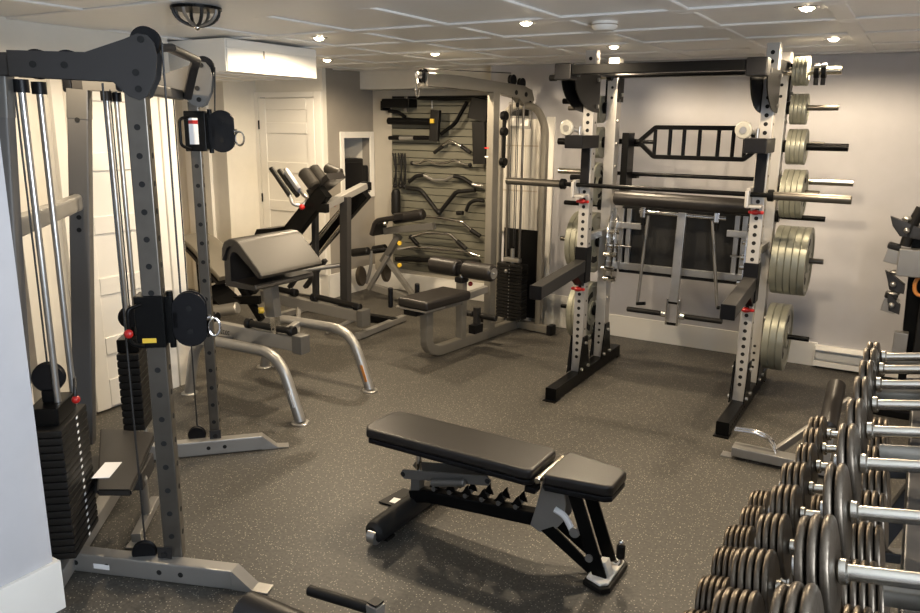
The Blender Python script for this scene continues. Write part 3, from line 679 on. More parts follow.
# pad: arched profile extruded sideways, padded outside and hollow inside
W_ = .285; C_ = -.045
prof = [(-.10,.785),(-.10,.99),(-.085,1.04),(-.05,1.068),(.0,1.075),(.05,1.055),(.21,.905),(.222,.885),(.215,.865),(.19,.865),(.03,1.01),(.0,1.02),(-.03,1.012),(-.048,.98),(-.05,.82),(.16,.82),(.17,.795),(.16,.782)]
m = MB('vinyl'); m.prism([(a-.03,b-.0) for a,b in prof], (0,C_,0), (1,0,0), (0,0,1), 2*W_-.03, bev=.006); m.build('pad_core', pb)
outer = [(-.135,.95),(-.13,1.03),(-.105,1.075),(-.06,1.095),(-.01,1.092),(.03,1.07),(.195,.905),(.205,.885),(.195,.868),(.17,.875)]
inner = [(.155,.885),(.02,1.04),(-.02,1.058),(-.06,1.06),(-.09,1.04),(-.105,1.01),(-.112,.95)]
m = MB('vinyl_tan'); m.prism(outer+inner, (0,C_,0), (1,0,0), (0,0,1), 2*W_, bev=.010); m.build('arm_pad', pb, ang=50)

# ------------------------------------------------------------------ leg press / hack squat machine
lp = thing('leg_press', 'large black angled leg press machine with padded handles before the white passage door', 'leg press', (-4.4,5.1,0))
m = MB('silver_paint'); m.bar([(-.72,-.05,.235),(.44,-.05,.195)], .07, .10, .008, up=(0,0,1)); m.build('base_beam', lp)
m = MB('grey_metal'); m.bbox((.42,-.11,.11),(.485,.01,.26), bev=.01); m.build('end_cap', lp)
m = MB('rubber'); m.cyl((-.10,-.05,.305),(.41,-.05,.275),.026,bev=.004); m.build('roller', lp)
m = MB('rubber'); m.cyl((-.66,-.05,.325),(-.36,-.05,.312),.026,bev=.004); m.build('roller', lp)
for x in (-.33,-.09,.39):
    m = MB('black_plastic'); m.cyl((x-.03,-.05,.31-.06*(x+.3)),(x+.03,-.05,.307-.06*(x+.3)),.036,bev=.005); m.build('roller_collar', lp)
m = MB('black_metal'); m.bar([(-.55,.45,.04),(.43,.45,.04)], .08, .06, .008, up=(0,0,1)); m.build('base_rail', lp)
m = MB('silver_paint'); m.bar([(.44,-.12,.035),(.40,.62,.035)], .06, .055, .008, up=(0,0,1)); m.build('base_foot', lp)
m = MB('silver_paint'); m.bar([(-.62,-.30,.035),(-.62,.62,.035)], .06, .055, .008, up=(0,0,1)); m.build('base_foot', lp)
for a, b in (((.36,-.05,.16),(.10,-.12,.02)),((-.28,-.05,.19),(-.08,-.30,.02))):
    m = MB('silver_paint'); m.bar([a,b], .035, .035, .006, up=(0,1,0)); m.build('strut', lp)
m = MB('arm_grey'); m.sweep(rrect(.085,.06,.008), [(.22,.0,.20),(.245,.0,1.20)], up=(0,1,0)); m.prism([(-.07,0),(.07,0),(.05,.07),(-.05,.07)], (.225,0,.19), (1,0,0), (0,0,1), .10, bev=.004); m.build('post', lp)
m = MB('dark_grey_metal'); m.sweep(rrect(.05,.05,.008), [(-0.075,-0.050,0.273), (-0.053,-0.050,1.056)], up=(0,1,0)); m.build('post', lp)
m = MB('wall_cream','silver_paint'); 
m = MB('silver_paint'); m.bar([(0.202,-0.240,1.131), (0.227,0.280,1.272)], .085, .055, .008, up=(0,0,1)); m.build('top_crossbar', lp)
m = MB('black_metal'); c = V((0.219,-0.260,1.125)); m.box(c, (.10,.05,.075), bev=.008); m.build('end_cap', lp)
m = MB('black_metal'); c = V((0.234,0.300,1.271)); m.box(c, (.10,.04,.075), bev=.008); m.build('end_cap', lp)
# sloping rails
for a, b, ly in (((-0.676,-0.250,0.338),(0.237,-0.250,1.264),0),((-0.409,0.250,0.595),(0.260,0.250,1.224),1)):
    m = MB('black_metal'); m.beam(a, b, .075, .13, up=(-.7,0,.7)); m.build('slide_rail', lp)
m = MB('black_metal'); m.beam((-0.662,-0.100,0.565), (0.031,-0.100,1.235), .06, .07, up=(-.7,0,.7)); m.build('slide_carriage', lp)
m = MB('chrome'); m.cyl((-0.339,0.050,0.575), (0.198,0.050,1.123), .014); m.build('guide_rod', lp)
m = MB('chrome'); m.cyl((-0.336,0.150,0.505), (0.169,0.150,1.035), .014); m.build('guide_rod', lp)
m = MB('grey_metal'); m.cyl((-0.090,-0.250,0.565), (0.179,0.000,0.607), .02); m.build('cross_tube', lp)
# black equipment block behind the pad
m = MB('black_metal'); m.prism([(0,0),(.06,.10),(.24,.12),(.22,-.02),(.10,-.06)], (-0.572,-0.150,0.798), (1,0,0), (0,0,1), .30, bev=.01); m.build('weight_carrier', lp)
for k in range(4):
    c = V((-0.472,-0.050,0.429)); m = MB('dark_grey_metal'); m.beam(c+V((-.30+k*.12,.08*k,-.12)), c+V((-.05+k*.12,.08*k,.16)), .035, .05, up=(0,1,0)); m.build('lever', lp)
# shoulder pads
m = MB('vinyl'); a = V((0.053,-0.150,1.240)); b = V((0.274,-0.150,1.382)); m.beam(a, b, .22, .06, up=(-.6,0,.8), r=.02); m.build('shoulder_board', lp)
for (p, q) in (((0.131,-0.300,1.237),(0.106,-0.300,1.414)),):
    m = MB('vinyl_tan'); m.cyl((0.194,-0.320,1.299), (0.071,-0.320,1.422), .055, bev=.015, n=24); m.build('shoulder_pad', lp)
m = MB('vinyl_tan'); m.cyl((0.204,-0.220,1.325), (0.080,-0.220,1.442), .055, bev=.015, n=24); m.build('shoulder_pad', lp)
m = MB('vinyl_tan'); m.cyl((0.121,0.100,1.380), (-0.044,0.100,1.425), .045, bev=.012, n=24); m.build('shoulder_pad', lp)
# curved handles
for ly, dx in ((-.35,0),(-.15,9)):
    m = MB('bare_steel'); m.tube([(-0.053,-0.350,1.223), (-0.035,-0.350,1.150), (0.017,-0.300,1.132), (0.062,-0.250,1.181)] if not dx else [(-0.239,-0.200,1.421), (-0.026,-0.200,1.197), (0.050,-0.200,1.176)], .016, f=.05, n=12); m.build('handle', lp)
    m = MB('rubber'); m.tube([(-0.253,-0.350,1.435), (-0.116,-0.350,1.285), (-0.054,-0.350,1.215)] if not dx else [(-0.260,-0.250,1.414), (-0.143,-0.250,1.286), (-0.058,-0.250,1.207)], .021, f=.05, n=12); m.build('handle_grip', lp)
m = MB('towel'); m.beam((-0.191,-0.240,1.400), (-0.054,-0.240,1.248), .03, .10, up=(.6,-.5,.6), r=.008); m.build('label_panel', lp)
for p in ((0.064,-0.340,1.130), (0.203,-0.100,1.144)):
    m = MB('red_plastic'); m.ball(p, .024); m.build('pull_knob', lp)
# seat pad, back board, foot plate, big tube
m = MB('vinyl_lit'); pts = [V((-1.172,-0.450,0.802)), V((-1.008,-0.450,0.753)), V((-0.865,-0.450,0.640)), V((-0.654,-0.450,0.492))]
m.bar(pts, .34, .05, .018, f=.12, up=(.6,.0,.75)); m.build('back_pad', lp)
m = MB('vinyl'); pts2 = [p+V((-.035,0,-.045)) for p in pts]; m.bar(pts2, .33, .035, .012, f=.12, up=(.6,.0,.75)); m.build('pad_backing', lp)
m = MB('vinyl'); m.bar([(-1.026,-0.450,0.424), (-0.820,0.000,0.458)], .25, .05, .015, up=(0,0,1)); m.build('seat_pad', lp)
m = MB('rubber','silver_paint'); m.beam((-0.928,-0.450,0.371), (-0.676,-0.450,0.219), .20, .02, up=(.5,-.3,.8)); m.build('pad_shadow', lp)
m = MB('silver_paint'); m.cyl((-0.587,-0.850,0.250), (-0.303,-0.750,0.310), .05, bev=.008, n=24); m.build('cross_tube', lp)
m = MB('black_metal'); m.beam((-1.079,-0.500,0.232), (-0.507,-0.300,0.267), .05, .07); m.build('seat_frame', lp)
m = MB('black_metal'); m.beam((-0.840,-0.300,0.484), (-0.495,-0.300,0.085), .05, .06); m.build('seat_frame', lp)
m = MB('black_metal'); m.beam((-1.018,-0.500,0.587), (-1.002,-0.500,0.075), .05, .06); m.build('seat_frame', lp)

# ------------------------------------------------------------------ utility bench in the alcove
ub = thing('utility_bench', 'small silver weight bench with yellow knobs in the alcove before the slatwall', 'bench', (-4.45,6.35,0))
m = MB('silver_paint'); m.bar([(-0.419,0.000,0.129), (0.119,0.000,0.055)], .06, .07, .008, up=(0,0,1)); m.build('base_rail', ub)
m = MB('silver_paint'); m.bar([(.33,-.25,.035),(.33,.22,.035)], .06, .06, .008, up=(0,0,1)); m.prism([(-.03,0),(.05,0),(.0,.16)], (.33,-.22,.03), (1,0,0), (0,0,1), .07, bev=.004); m.build('base_foot', ub)
m = MB('black_plastic'); m.bbox((.30,-.285,0),(.365,-.25,.13), bev=.008); m.build('foot_cap', ub)
m = MB('silver_paint'); m.bar([(-0.205,0.000,0.450), (0.144,0.000,0.089)], .05, .05, .008, up=(0,1,0)); m.build('strut', ub)
m = MB('silver_paint'); m.bar([(-0.157,-0.030,0.480), (-0.410,-0.030,0.102)], .045, .045, .008, up=(0,1,0)); m.build('strut', ub)
m = MB('grey_metal'); m.bar([(-0.237,-0.010,0.406), (-0.031,-0.010,0.695)], .065, .065, .008, up=(0,1,0)); m.build('seat_post', ub)
m = MB('grey_metal'); m.bar([(-0.177,-0.050,0.739), (0.417,-0.050,0.835)], .06, .07, .008, up=(0,0,1)); m.build('seat_beam', ub)
m = MB('vinyl'); m.sweep(rrect(.055,.22,.02), fillet([V((-0.279,-0.050,0.700)), V((-0.226,-0.050,0.848)), V((0.011,-0.050,0.895))], .05), up=(0,1,0)); m.build('seat_pad', ub)
m = MB('vinyl'); m.cyl((-0.135,0.050,0.855), (0.233,0.050,0.931), .055, bev=.015, n=20); m.build('back_pad', ub)
for a, b in (((-0.571,-0.100,0.482),(-0.347,-0.100,0.524)),((-0.410,0.050,0.509),(-0.240,0.050,0.545))):
    m = MB('rubber'); m.cyl(a, b, .042, bev=.012, n=20); m.build('leg_roller', ub)
m = MB('dark_grey_metal'); m.cyl((-0.587,-0.080,0.488), (-0.191,0.000,0.546), .012); m.build('roller_axle', ub)
m = MB('silver_paint'); m.tube([(-0.352,-0.060,0.518), (-0.356,-0.060,0.338), (-0.425,-0.060,0.171)], .018, f=.08); m.build('lever', ub)
for p, r in (((-0.411,-0.160,0.263),.105),((-0.295,0.120,0.274),.105)):
    m = MB('iron'); p = V(p); m.lathe([(0,-.02),(r*.9,-.02),(r,-.012),(r,.012),(r*.9,.02),(0,.02)], p, (1,.25,.1)); m.build('disc_foot', ub)
for p in ((0.044,-0.100,0.641), (0.042,-0.100,0.417)):
    m = MB('yellow_plastic'); p = V(p); m.cyl(p, p+V((.01,-.03,0)), .022, bev=.005, n=14); m.build('adjustment_knob', ub)
m = MB('chrome'); m.ball((-0.029,-0.250,0.847), .022); m.build('bolt', ub)
# cap speaker in the niche
t = thing('niche_speaker', 'black box shaped speaker sitting in the white framed wall niche', 'speaker', (-5.31,6.58,1.061))
m = MB('black_matte'); m.bbox((-.13,-.22,0),(.10,.14,.38), bev=.02); m.bbox((-.10,.141,0),(.09,.235,.30), bev=.015); m.build('cabinet', t)
m = MB('black_plastic'); m.bbox((.1005,-.18,.04),(.108,.10,.34), bev=.003); m.build('grille', t)
m = MB('bare_steel'); m.bbox((-.02,-.18,.381),(.05,-.02,.40), bev=.006); m.build('handle', t)

# ------------------------------------------------------------------ lat pulldown machine
lt = thing('pulldown_machine', 'grey lat pulldown machine with black seat and two thick thigh rollers', 'cable machine', (-3.165,4.82,0), -7)
m = MB('beige_metal'); m.bar([(0,.02,.44),(0,.02,.10),(0,.13,.045),(0,.30,.045),(0,1.30,.045)], .085, .075, .012, f=.12, up=(1,0,0)); m.build('curved_base', lt)
m = MB('beige_metal'); m.sweep(rrect(.07,.09,.012), [(.0,.86,.08),(.0,.86,2.08)], up=(0,1,0)); m.build('mast', lt)
m = MB('red_plastic','paper'); m.box((-.005,.782,1.62), (.04,.001,.012)); m.m('paper'); m.box((-.005,.782,1.55), (.035,.001,.010)); m.build('sticker', lt)
m = MB('beige_metal'); pr_ = [(.0,2.07),(.0,2.165),(.40,2.165),(1.28,2.13),(1.40,2.10),(1.44,2.02),(1.40,1.97),(1.30,1.96),(1.20,2.03),(.85,2.06),(.30,2.07)]
m.prism([(a-.02,b) for a,b in pr_], (0,0,0), (0,1,0), (0,0,1), .075, bev=.004); m.build('boom', lt)
for q, z in ((1.12,2.17),(1.26,2.15)):
    m = MB('black_plastic'); m.lathe([(0,-.016),(.045,-.016),(.038,0),(.045,.016),(0,.016)], (0,q,z), (1,0,0)); m.build('top_pulley', lt)
for q, z in ((1.13,2.07),(1.28,2.06),(1.35,1.99),(1.15,1.97)):
    m = MB('hole'); m.disc((.039,q,z), (1,0,0), .02, .006); m.build('bolt', lt)
m = MB('black_plastic'); m.lathe([(0,-.016),(.05,-.016),(.042,0),(.05,.016),(0,.016)], (0,-.02,2.14), (1,0,0)); m.build('front_pulley', lt)
m = MB('chrome'); m.bbox((-.02,-.10,2.12),(.02,-.05,2.17), bev=.01); m.tube([(.0,-.085+.022*math.cos(t),2.04+.045*math.sin(t)) for t in [2*PI*i/16 for i in range(16)]], .006, n=8, closed=True); m.cyl((0,-.08,2.12),(0,-.085,2.08),.008); m.build('carabiner', lt)
m = MB('cable'); m.tube([(0,-.02,2.192),(0,1.1,2.225)], .004, n=8); m.build('cable', lt)
for x, y in ((0,1.13),(.02,1.2),(-.03,1.25)):
    m = MB('cable'); m.cyl((x,y,.75),(x,y,2.12),.004,n=8); m.build('cable', lt)
# rear hoop
m = MB('beige_metal'); m.bar([(-.23,1.30,.06),(-.23,1.30,1.80),(-.14,1.30,1.95),(.0,1.30,1.975),(.14,1.30,1.95),(.23,1.30,1.80),(.23,1.30,.06)], .06, .06, .02, f=.10, up=(0,1,0)); m.build('rear_hoop', lt)
m = MB('beige_metal','black_plastic'); m.bar([(-.34,1.28,.045),(.36,1.28,.045)], .07, .07, .01, up=(0,0,1)); m.m('black_plastic'); m.bbox((.35,1.235,0),(.40,1.325,.09), bev=.008); m.bbox((-.38,1.235,0),(-.33,1.325,.09), bev=.008); m.build('cross_foot', lt)
for x in (-.07,.07):
    m = MB('gunmetal'); m.cyl((x,1.20,.08),(x,1.20,1.97),.011,n=12); m.build('guide_rod', lt)
n = 16; h = .50/n
for k in range(n):
    m = MB('rubber','bare_steel'); m.box((0,1.20,.11+h*(k+.5)), (.27,.10,h*.88), bev=.004); m.m('bare_steel'); m.cyl((0,1.1495,.11+h*(k+.5)),(0,1.1480,.11+h*(k+.5)),.005,n=8); m.build('weight_slab', lt)
m = MB('bare_steel'); m.cyl((0,1.20,.61),(0,1.20,.74),.018); m.box((0,1.20,.64),(.16,.05,.04), bev=.006); m.build('stack_head', lt)
m = MB('bare_steel'); m.ball((-.02,1.13,.545), .017); m.cyl((-.02,1.145,.545),(-.02,1.13,.545),.007); m.build('selector_pin', lt)
m = MB('black_metal'); m.bbox((-.19,1.335,.10),(.19,1.345,.90), bev=.002); m.build('shroud', lt)
# swivel pulley bracket hanging
m = MB('black_metal'); m.bar([(-.02,1.05,1.92),(-.02,1.05,1.45)], .03, .02, .004, up=(0,1,0)); 
for z in (1.88,1.75,1.5): m.cyl((-.045,1.05,z),(.0,1.05,z),.035)
m.build('floating_pulley', lt)
# seat and thigh rollers
m = MB('vinyl'); m.box((0,.12,.475), (.30,.56,.075), bev=.024, seg=4); m.build('seat', lt)
m = MB('bare_steel','black_plastic'); m.box((-.02,-.03,.43), (.30,.24,.015), bev=.004); m.m('black_plastic'); m.bbox((-.11,-.13,.375),(.02,.02,.42), bev=.006); m.build('seat_plate', lt)
m = MB('beige_metal'); m.bar([(0,.0,.40),(0,.50,.40)], .06, .05, .008, up=(0,0,1)); m.build('seat_support', lt)
m = MB('beige_metal'); m.sweep(rrect(.07,.07,.01), [(0,.46,.06),(0,.46,.56)], up=(0,1,0)); m.build('thigh_post', lt)
m = MB('silver_paint'); m.bar([(0,.47,.42),(0,.80,.44)], .05, .06, .01, up=(0,0,1)); m.build('brace', lt)
m = MB('chrome','black_plastic'); m.cyl((0,.46,.55),(0,.46,.65),.022); m.m('black_plastic'); m.box((0,.46,.575), (.085,.085,.045), bev=.008); m.build('height_tube', lt)
m = MB('red_plastic'); m.ball((.06,.50,.54), .02); m.build('pull_knob', lt)
for s in (-1,1):
    m = MB('vinyl','bare_steel'); m.lathe([(0,.03),(.055,.03),(.068,.042),(.070,.06),(.070,.29),(.068,.305),(.055,.318),(0,.318)], (0,.46,.665), (s,0,0), n=36); m.m('bare_steel'); m.cyl((s*.319,.46,.665),(s*.322,.46,.665),.045); m.m('bare_steel'); m.cyl((s*.32,.46,.665),(s*.335,.46,.665),.012)
    m.build('thigh_roller', lt)
m = MB('black_plastic'); m.bbox((-.028,.425,.62),(.028,.50,.705), bev=.01); m.build('roller_bracket', lt)
for s in (-1,1):
    m = MB('rubber'); m.cyl((s*.04,.68,.235),(s*.20,.68,.235),.026,bev=.006); m.build('foot_peg', lt)
m = MB('dark_grey_metal','black_plastic'); m.bar([(0,.68,.08),(0,.68,.30)], .05, .05, .006, up=(0,1,0)); m.m('black_plastic'); m.bbox((-.03,.60,.085),(.04,.72,.16), bev=.006); m.build('peg_post', lt)
for x, y in ((-.22,.16),(-.27,-.1)):
    m = MB('black_plastic'); m.cyl((x,y,.40),(x,y,.56),.02,bev=.006,n=14); m.build('side_handle', lt)

# white cupboard door, control box and note on the wall behind the machine
w = MB('cupboard_shaded','groove'); w.bbox((-3.43,YB-.035,.84),(-2.93,YB-.0005,1.86), bev=.004)
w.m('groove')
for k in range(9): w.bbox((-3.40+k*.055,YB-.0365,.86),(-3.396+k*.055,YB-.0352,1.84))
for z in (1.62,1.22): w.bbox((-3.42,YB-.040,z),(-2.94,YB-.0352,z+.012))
o = w.build('louvred_cupboard'); tag(o, 'white vertically ribbed cupboard door on the back wall behind the pulldown machine', 'cupboard')
w = MB('white_paint'); w.bbox((-2.875,YB-.022,0),(-2.80,YB,1.88), bev=.003); w.bbox((-2.80,YB-.018,.191),(-2.60,YB,.30), bev=.003); struct(w, 'trim_7')
t = thing('control_box', 'small grey electronic control box on the wall above the ribbed cupboard', 'control box', (-3.13,YB,1.885))
m = MB('silver_paint'); m.bbox((-.12,-.045,-.11),(.11,-.001,.12), bev=.012); m.build('casing', t)
m = MB('black_plastic'); m.bbox((-.10,-.050,-.0),(.09,-.0455,.10), bev=.003); m.build('display', t)
m = MB('white_paint'); m.bbox((-.10,-.050,-.085),(.09,-.0455,-.02), bev=.003); m.build('button_row', t)
m = MB('paper','red_plastic'); m.bbox((-3.40,YB-.044,1.62),(-3.31,YB-.0405,1.83)); m.m('red_plastic'); m.bbox((-3.395,YB-.0448,1.80),(-3.315,YB-.0442,1.81)); o = m.build('wall_notice'); tag(o, 'paper notice with red line taped to the ribbed cupboard', 'notice')

# ------------------------------------------------------------------ slatwall panel with hanging bars
t = thing('slatwall_panel', 'olive grey slatted storage panel filling the alcove back wall', 'slatwall', (-4.2,6.879,0))
k = 0; z = .24
while z < 2.06:
    m = MB('slat'); m.bbox((-.735,-.02,z),(.745,-.001,z+.070), bev=.004)
    m.build('slat_board', t); z += .0762
m = MB('hole'); m.bbox((-.735,-.008,.24),(.745,-.0005,2.09)); m.build('backing', t)
def hang(name, label, mb, cat='cable attachment', group=None):
    o = mb.build(name); tag(o, label, cat, group); return o
YS = 6.80
def P3(pts): return [V(p) for p in pts]
m = MB('black_metal'); m.bbox((-4.95,6.70,1.97),(-4.60,6.855,2.06), bev=.01); m.bbox((-4.98,6.72,1.94),(-4.94,6.855,2.04), bev=.008); hang('storage_tray', 'black tray hung at the top left of the slatwall', m, 'tray')
m = MB('black_metal','bare_steel'); m.tube([(-4.528,6.760,2.065),(-4.202,6.760,2.053),(-3.912,6.760,2.061),(-3.687,6.760,2.031)], .020, f=.03); m.m('bare_steel'); m.tube([(-4.383,6.800,2.066),(-4.382,6.800,1.967)], .006); hang('straight_bar', 'black straight bar along the top of the slatwall', m)
m = MB('black_metal'); m.tube([(-3.945,6.760,2.023),(-4.082,6.760,1.810),(-4.247,6.760,1.710)], .020, f=.05); hang('bent_bar', 'black bent bar slanting below the top straight bar', m)
m = MB('black_metal'); m.cyl((-4.895,6.740,1.834),(-4.331,6.740,1.828),.036,bev=.008); hang('padded_bar', 'thick black padded bar pointing out on the upper left slats', m)
m = MB('grey_metal'); m.bar([(-4.691,6.780,2.087),(-4.692,6.780,1.927)], .04, .02, .004, up=(0,1,0)); hang('grey_bracket', 'grey flat bracket hanging under the top left tray', m, 'bracket')
m = MB('black_metal'); m.tube([(-4.895,6.760,1.936),(-4.779,6.760,1.926),(-4.691,6.760,1.876)], .02, f=.03); hang('short_grip', 'short black grip just above the thick padded bar', m)
m = MB('rubber','yellow_plastic'); m.bar([(-4.283,6.720,1.945),(-4.306,6.720,1.639)], .11, .05, .015, up=(0,1,0)); m.m('yellow_plastic'); c = V((-4.306,6.720,1.837)); m.box(c+V((0,-.035,0)), (.045,.025,.045), bev=.004); hang('strap_holder', 'black upright strap holder with a yellow label on the slatwall', m, 'strap')
m = MB('black_metal','bare_steel'); m.cyl((-4.884,6.740,1.659),(-4.367,6.740,1.668),.022,bev=.005); m.m('bare_steel'); m.cyl((-4.742,6.740,1.661),(-4.565,6.740,1.664),.0235); hang('chrome_band_bar', 'black bar with chrome band below the thick padded bar', m)
m = MB('chrome','rubber'); m.tube([(-4.319,6.780,1.538),(-4.151,6.780,1.652),(-3.927,6.780,1.548)], .012, f=.03); m.m('rubber'); m.cyl((-4.344,6.780,1.517),(-4.235,6.780,1.590),.019,bev=.005); m.cyl((-3.903,6.780,1.529),(-4.021,6.780,1.595),.019,bev=.005); hang('rowing_attachment', 'small chrome V handle with black grips', m)
m = MB('chrome','rubber'); m.tube([(-4.618,6.780,1.406),(-4.517,6.780,1.409),(-4.442,6.780,1.443),(-4.343,6.780,1.415),(-4.185,6.780,1.421),(-4.090,6.780,1.454),(-3.995,6.780,1.417),(-3.913,6.780,1.410)], .014, f=.03); m.m('rubber'); m.ball((-4.618,6.780,1.406),.022); m.ball((-3.913,6.780,1.410),.022); hang('curl_bar', 'short chrome wavy curl bar', m)
m = MB('bare_steel','rubber'); m.tube([(-4.657,6.780,1.206),(-4.568,6.780,1.273),(-4.467,6.780,1.287),(-4.355,6.780,1.241),(-4.208,6.780,1.247),(-4.100,6.780,1.293),(-3.993,6.780,1.277),(-3.863,6.780,1.213),(-3.759,6.780,1.208)], .017, f=.03); m.m('rubber'); m.tube([(-4.657,6.780,1.206),(-4.568,6.780,1.273),(-4.467,6.780,1.287)], .021, f=.03); m.tube([(-4.100,6.780,1.293),(-3.993,6.780,1.277),(-3.886,6.780,1.222)], .021, f=.03); hang('curl_bar', 'wide black and chrome wavy curl bar below the short chrome one', m)
m = MB('rubber'); m.tube([(-4.684,6.780,1.142),(-4.505,6.780,1.130),(-4.304,6.780,0.922)], .022, f=.04); m.tube([(-4.255,6.780,0.925),(-4.074,6.780,1.131),(-3.850,6.780,1.163)], .022, f=.04); m.ball((-4.279,6.780,0.913),.035); hang('v_pull_bar', 'wide black V shaped pulldown bar in the middle of the slatwall', m)
m = MB('chrome','rubber'); m.tube([(-4.504,6.760,0.858),(-4.242,6.760,0.855),(-3.975,6.760,0.832),(-3.891,6.760,0.767),(-3.784,6.760,0.703)], .016, f=.04); m.m('rubber'); m.tube([(-3.879,6.760,0.757),(-3.772,6.760,0.704)], .022); hang('cambered_bar', 'chrome cambered bar under the black V shaped bar', m)
m = MB('chrome','rubber'); m.tube([(-4.633,6.740,0.614),(-4.440,6.740,0.684),(-4.118,6.740,0.699),(-4.032,6.740,0.633),(-3.936,6.740,0.579)], .016, f=.04); m.m('rubber'); m.tube([(-4.620,6.740,0.637),(-4.517,6.740,0.549)], .024); m.tube([(-4.032,6.740,0.633),(-3.923,6.740,0.560)], .024); hang('cambered_bar', 'shorter chrome bar with black angled grips below the cambered one', m)
m = MB('chrome'); m.tube([(-4.793,6.760,0.478),(-4.569,6.760,0.520),(-3.947,6.760,0.534),(-3.768,6.760,0.489)], .017, f=.04); hang('long_chrome_bar', 'long plain chrome bar low on the slatwall', m)
m = MB('rubber'); m.tube([(-4.820,6.760,0.365),(-3.767,6.760,0.437)], .026); hang('straight_bar', 'long thick black bar lowest on the slatwall', m)
m = MB('rubber'); m.tube([(-4.060,6.780,0.917),(-3.988,6.780,0.922)], .022); m.tube([(-3.952,6.780,0.945),(-3.918,6.780,1.028),(-3.837,6.780,1.064),(-3.744,6.780,1.059)], .019, f=.05); hang('curved_grip_bar', 'black hooked grip bar at the right edge of the slatwall', m)
m = MB('rubber'); 
m.bar([(-3.794,6.740,1.832),(-3.775,6.740,1.426)], .15, .05, .02, up=(0,1,0)); m.bar([(-3.787,6.760,2.050),(-3.829,6.760,1.851)], .22, .04, .02, up=(0,1,0)); hang('hanging_straps', 'bundle of black straps hanging at the top right of the slatwall', m, 'strap')
for k, (x, lab) in enumerate(((394,'thin black jump rope loop, leftmost on the slatwall'),(401,'knotted black cable rope hanging beside the jump rope loop'),(406,'black ankle strap chain right of the knotted rope'))):
    m = MB('rubber'); pts = [V(p) for p in ((-4.849,6.780,1.503),(-4.825,6.780,1.325),(-4.840,6.780,1.155))]; dx = .062*(x-394)/6
    pts = [p+V((dx,0,0)) for p in pts]
    for q in (-.02,.02): m.tube([p+V((q*math.sin(i*2+1),0,0)) for i, p in enumerate(pts)], .009, f=.05)
    m.ball(pts[-1], .025); hang('hanging_rope', lab, m, 'rope')
m = MB('rubber'); m.lathe([(0,0),(.045,0),(.05,.02),(.05,.22),(.035,.26),(0,.27)], (-4.801,6.740,0.861), (0,0,1)); hang('black_canister', 'black cylindrical bag hanging left of the V shaped bar', m, 'bag')

# ------------------------------------------------------------------ adjustable flat bench in the foreground
bn = thing('adjustable_bench', 'black padded adjustable bench standing alone in the middle of the floor', 'bench', (-1.45,2.72,0))
def pad(mb, poly, z0, z1, bev):
    mb.prism(poly, (0,0,(z0+z1)/2), (1,0,0), (0,1,0), z1-z0, bev=bev); return mb
bp = [(-.60,-.09),(-.57,-.13),(.235,-.135),(.26,-.11),(.26,.11),(.235,.135),(-.57,.145),(-.60,.10)]
m = MB('vinyl'); pad(m, bp, .405,.452, .014); m.build('back_pad', bn, ang=50)
m = MB('black_plastic'); pad(m, [(x*.985,y*.97) for x,y in bp], .380,.404, .006); m.build('pad_base', bn)
sp = [(.305,-.12),(.32,-.135),(.56,-.10),(.585,-.08),(.585,.075),(.56,.095),(.32,.14),(.305,.125)]
m = MB('vinyl'); pad(m, sp, .405,.452, .014); m.build('seat_pad', bn, ang=50)
m = MB('black_plastic'); pad(m, [(x*.99+.003,y*.97) for x,y in sp], .380,.404, .006); m.build('pad_base', bn)
m = MB('worn_chrome'); m.cyl((.285,-.13,.415),(.285,.13,.415),.014,bev=.003); m.build('hinge_tube', bn)
# rear cross foot
m = MB('black_matte','bare_steel'); m.lathe([(0,-.335),(.03,-.335),(.047,-.32),(.052,-.295),(.052,.26),(.047,.285),(.03,.30),(0,.30)], (-.405,.02,.062), (0,1,0)); m.build('cross_foot', bn)
for s in (-1,1):
    m = MB('bare_steel','rubber'); yy = .02+(.285 if s > 0 else -.318); m.cyl((-.405-.02,yy,.045),(-.405+.02,yy,.045),.036); m.m('rubber'); m.bbox((-.44,.02+s*.24-.03,0),(-.37,.02+s*.24+.03,.012), bev=.003); m.build('wheel', bn)
m = MB('black_matte','paper'); m.prism([(-.62,.02),(-.42,.02),(-.42,.20),(-.60,.20)], (0,0,.006), (1,0,0), (0,1,0), .008, bev=.002); m.m('paper'); m.box((-.53,.07,.0108), (.09,.05,.0008), rz=.1); m.build('pad_shadow', bn)  # dark sheet standing in for the pad's shadow on the floor, with paper label
# ladder beam with notches
m = MB('black_metal'); m.bar([(-.40,0,.115),(-.31,0,.14),(.28,0,.185)], .06, .062, .008, f=.03, up=(0,0,1)); m.build('main_beam', bn)
for k in range(6):
    x = -.27+k*.083; z = .20+k*.0055
    for sy in (-.026,.026):
        m = MB('black_metal'); m.prism([(-.028,0),(.03,0),(.024,.018),(.016,.026),(.014,.052),(-.0,.036),(-.012,.012),(-.022,.006)], (x,sy,z-.005), (1,0,0), (0,0,1), .007, bev=.001); m.build('notch', bn)
    m = MB('grey_metal'); m.cyl((x,-.034,z-.01),(x,.034,z-.01),.011,n=10); m.build('notch_bolt', bn)
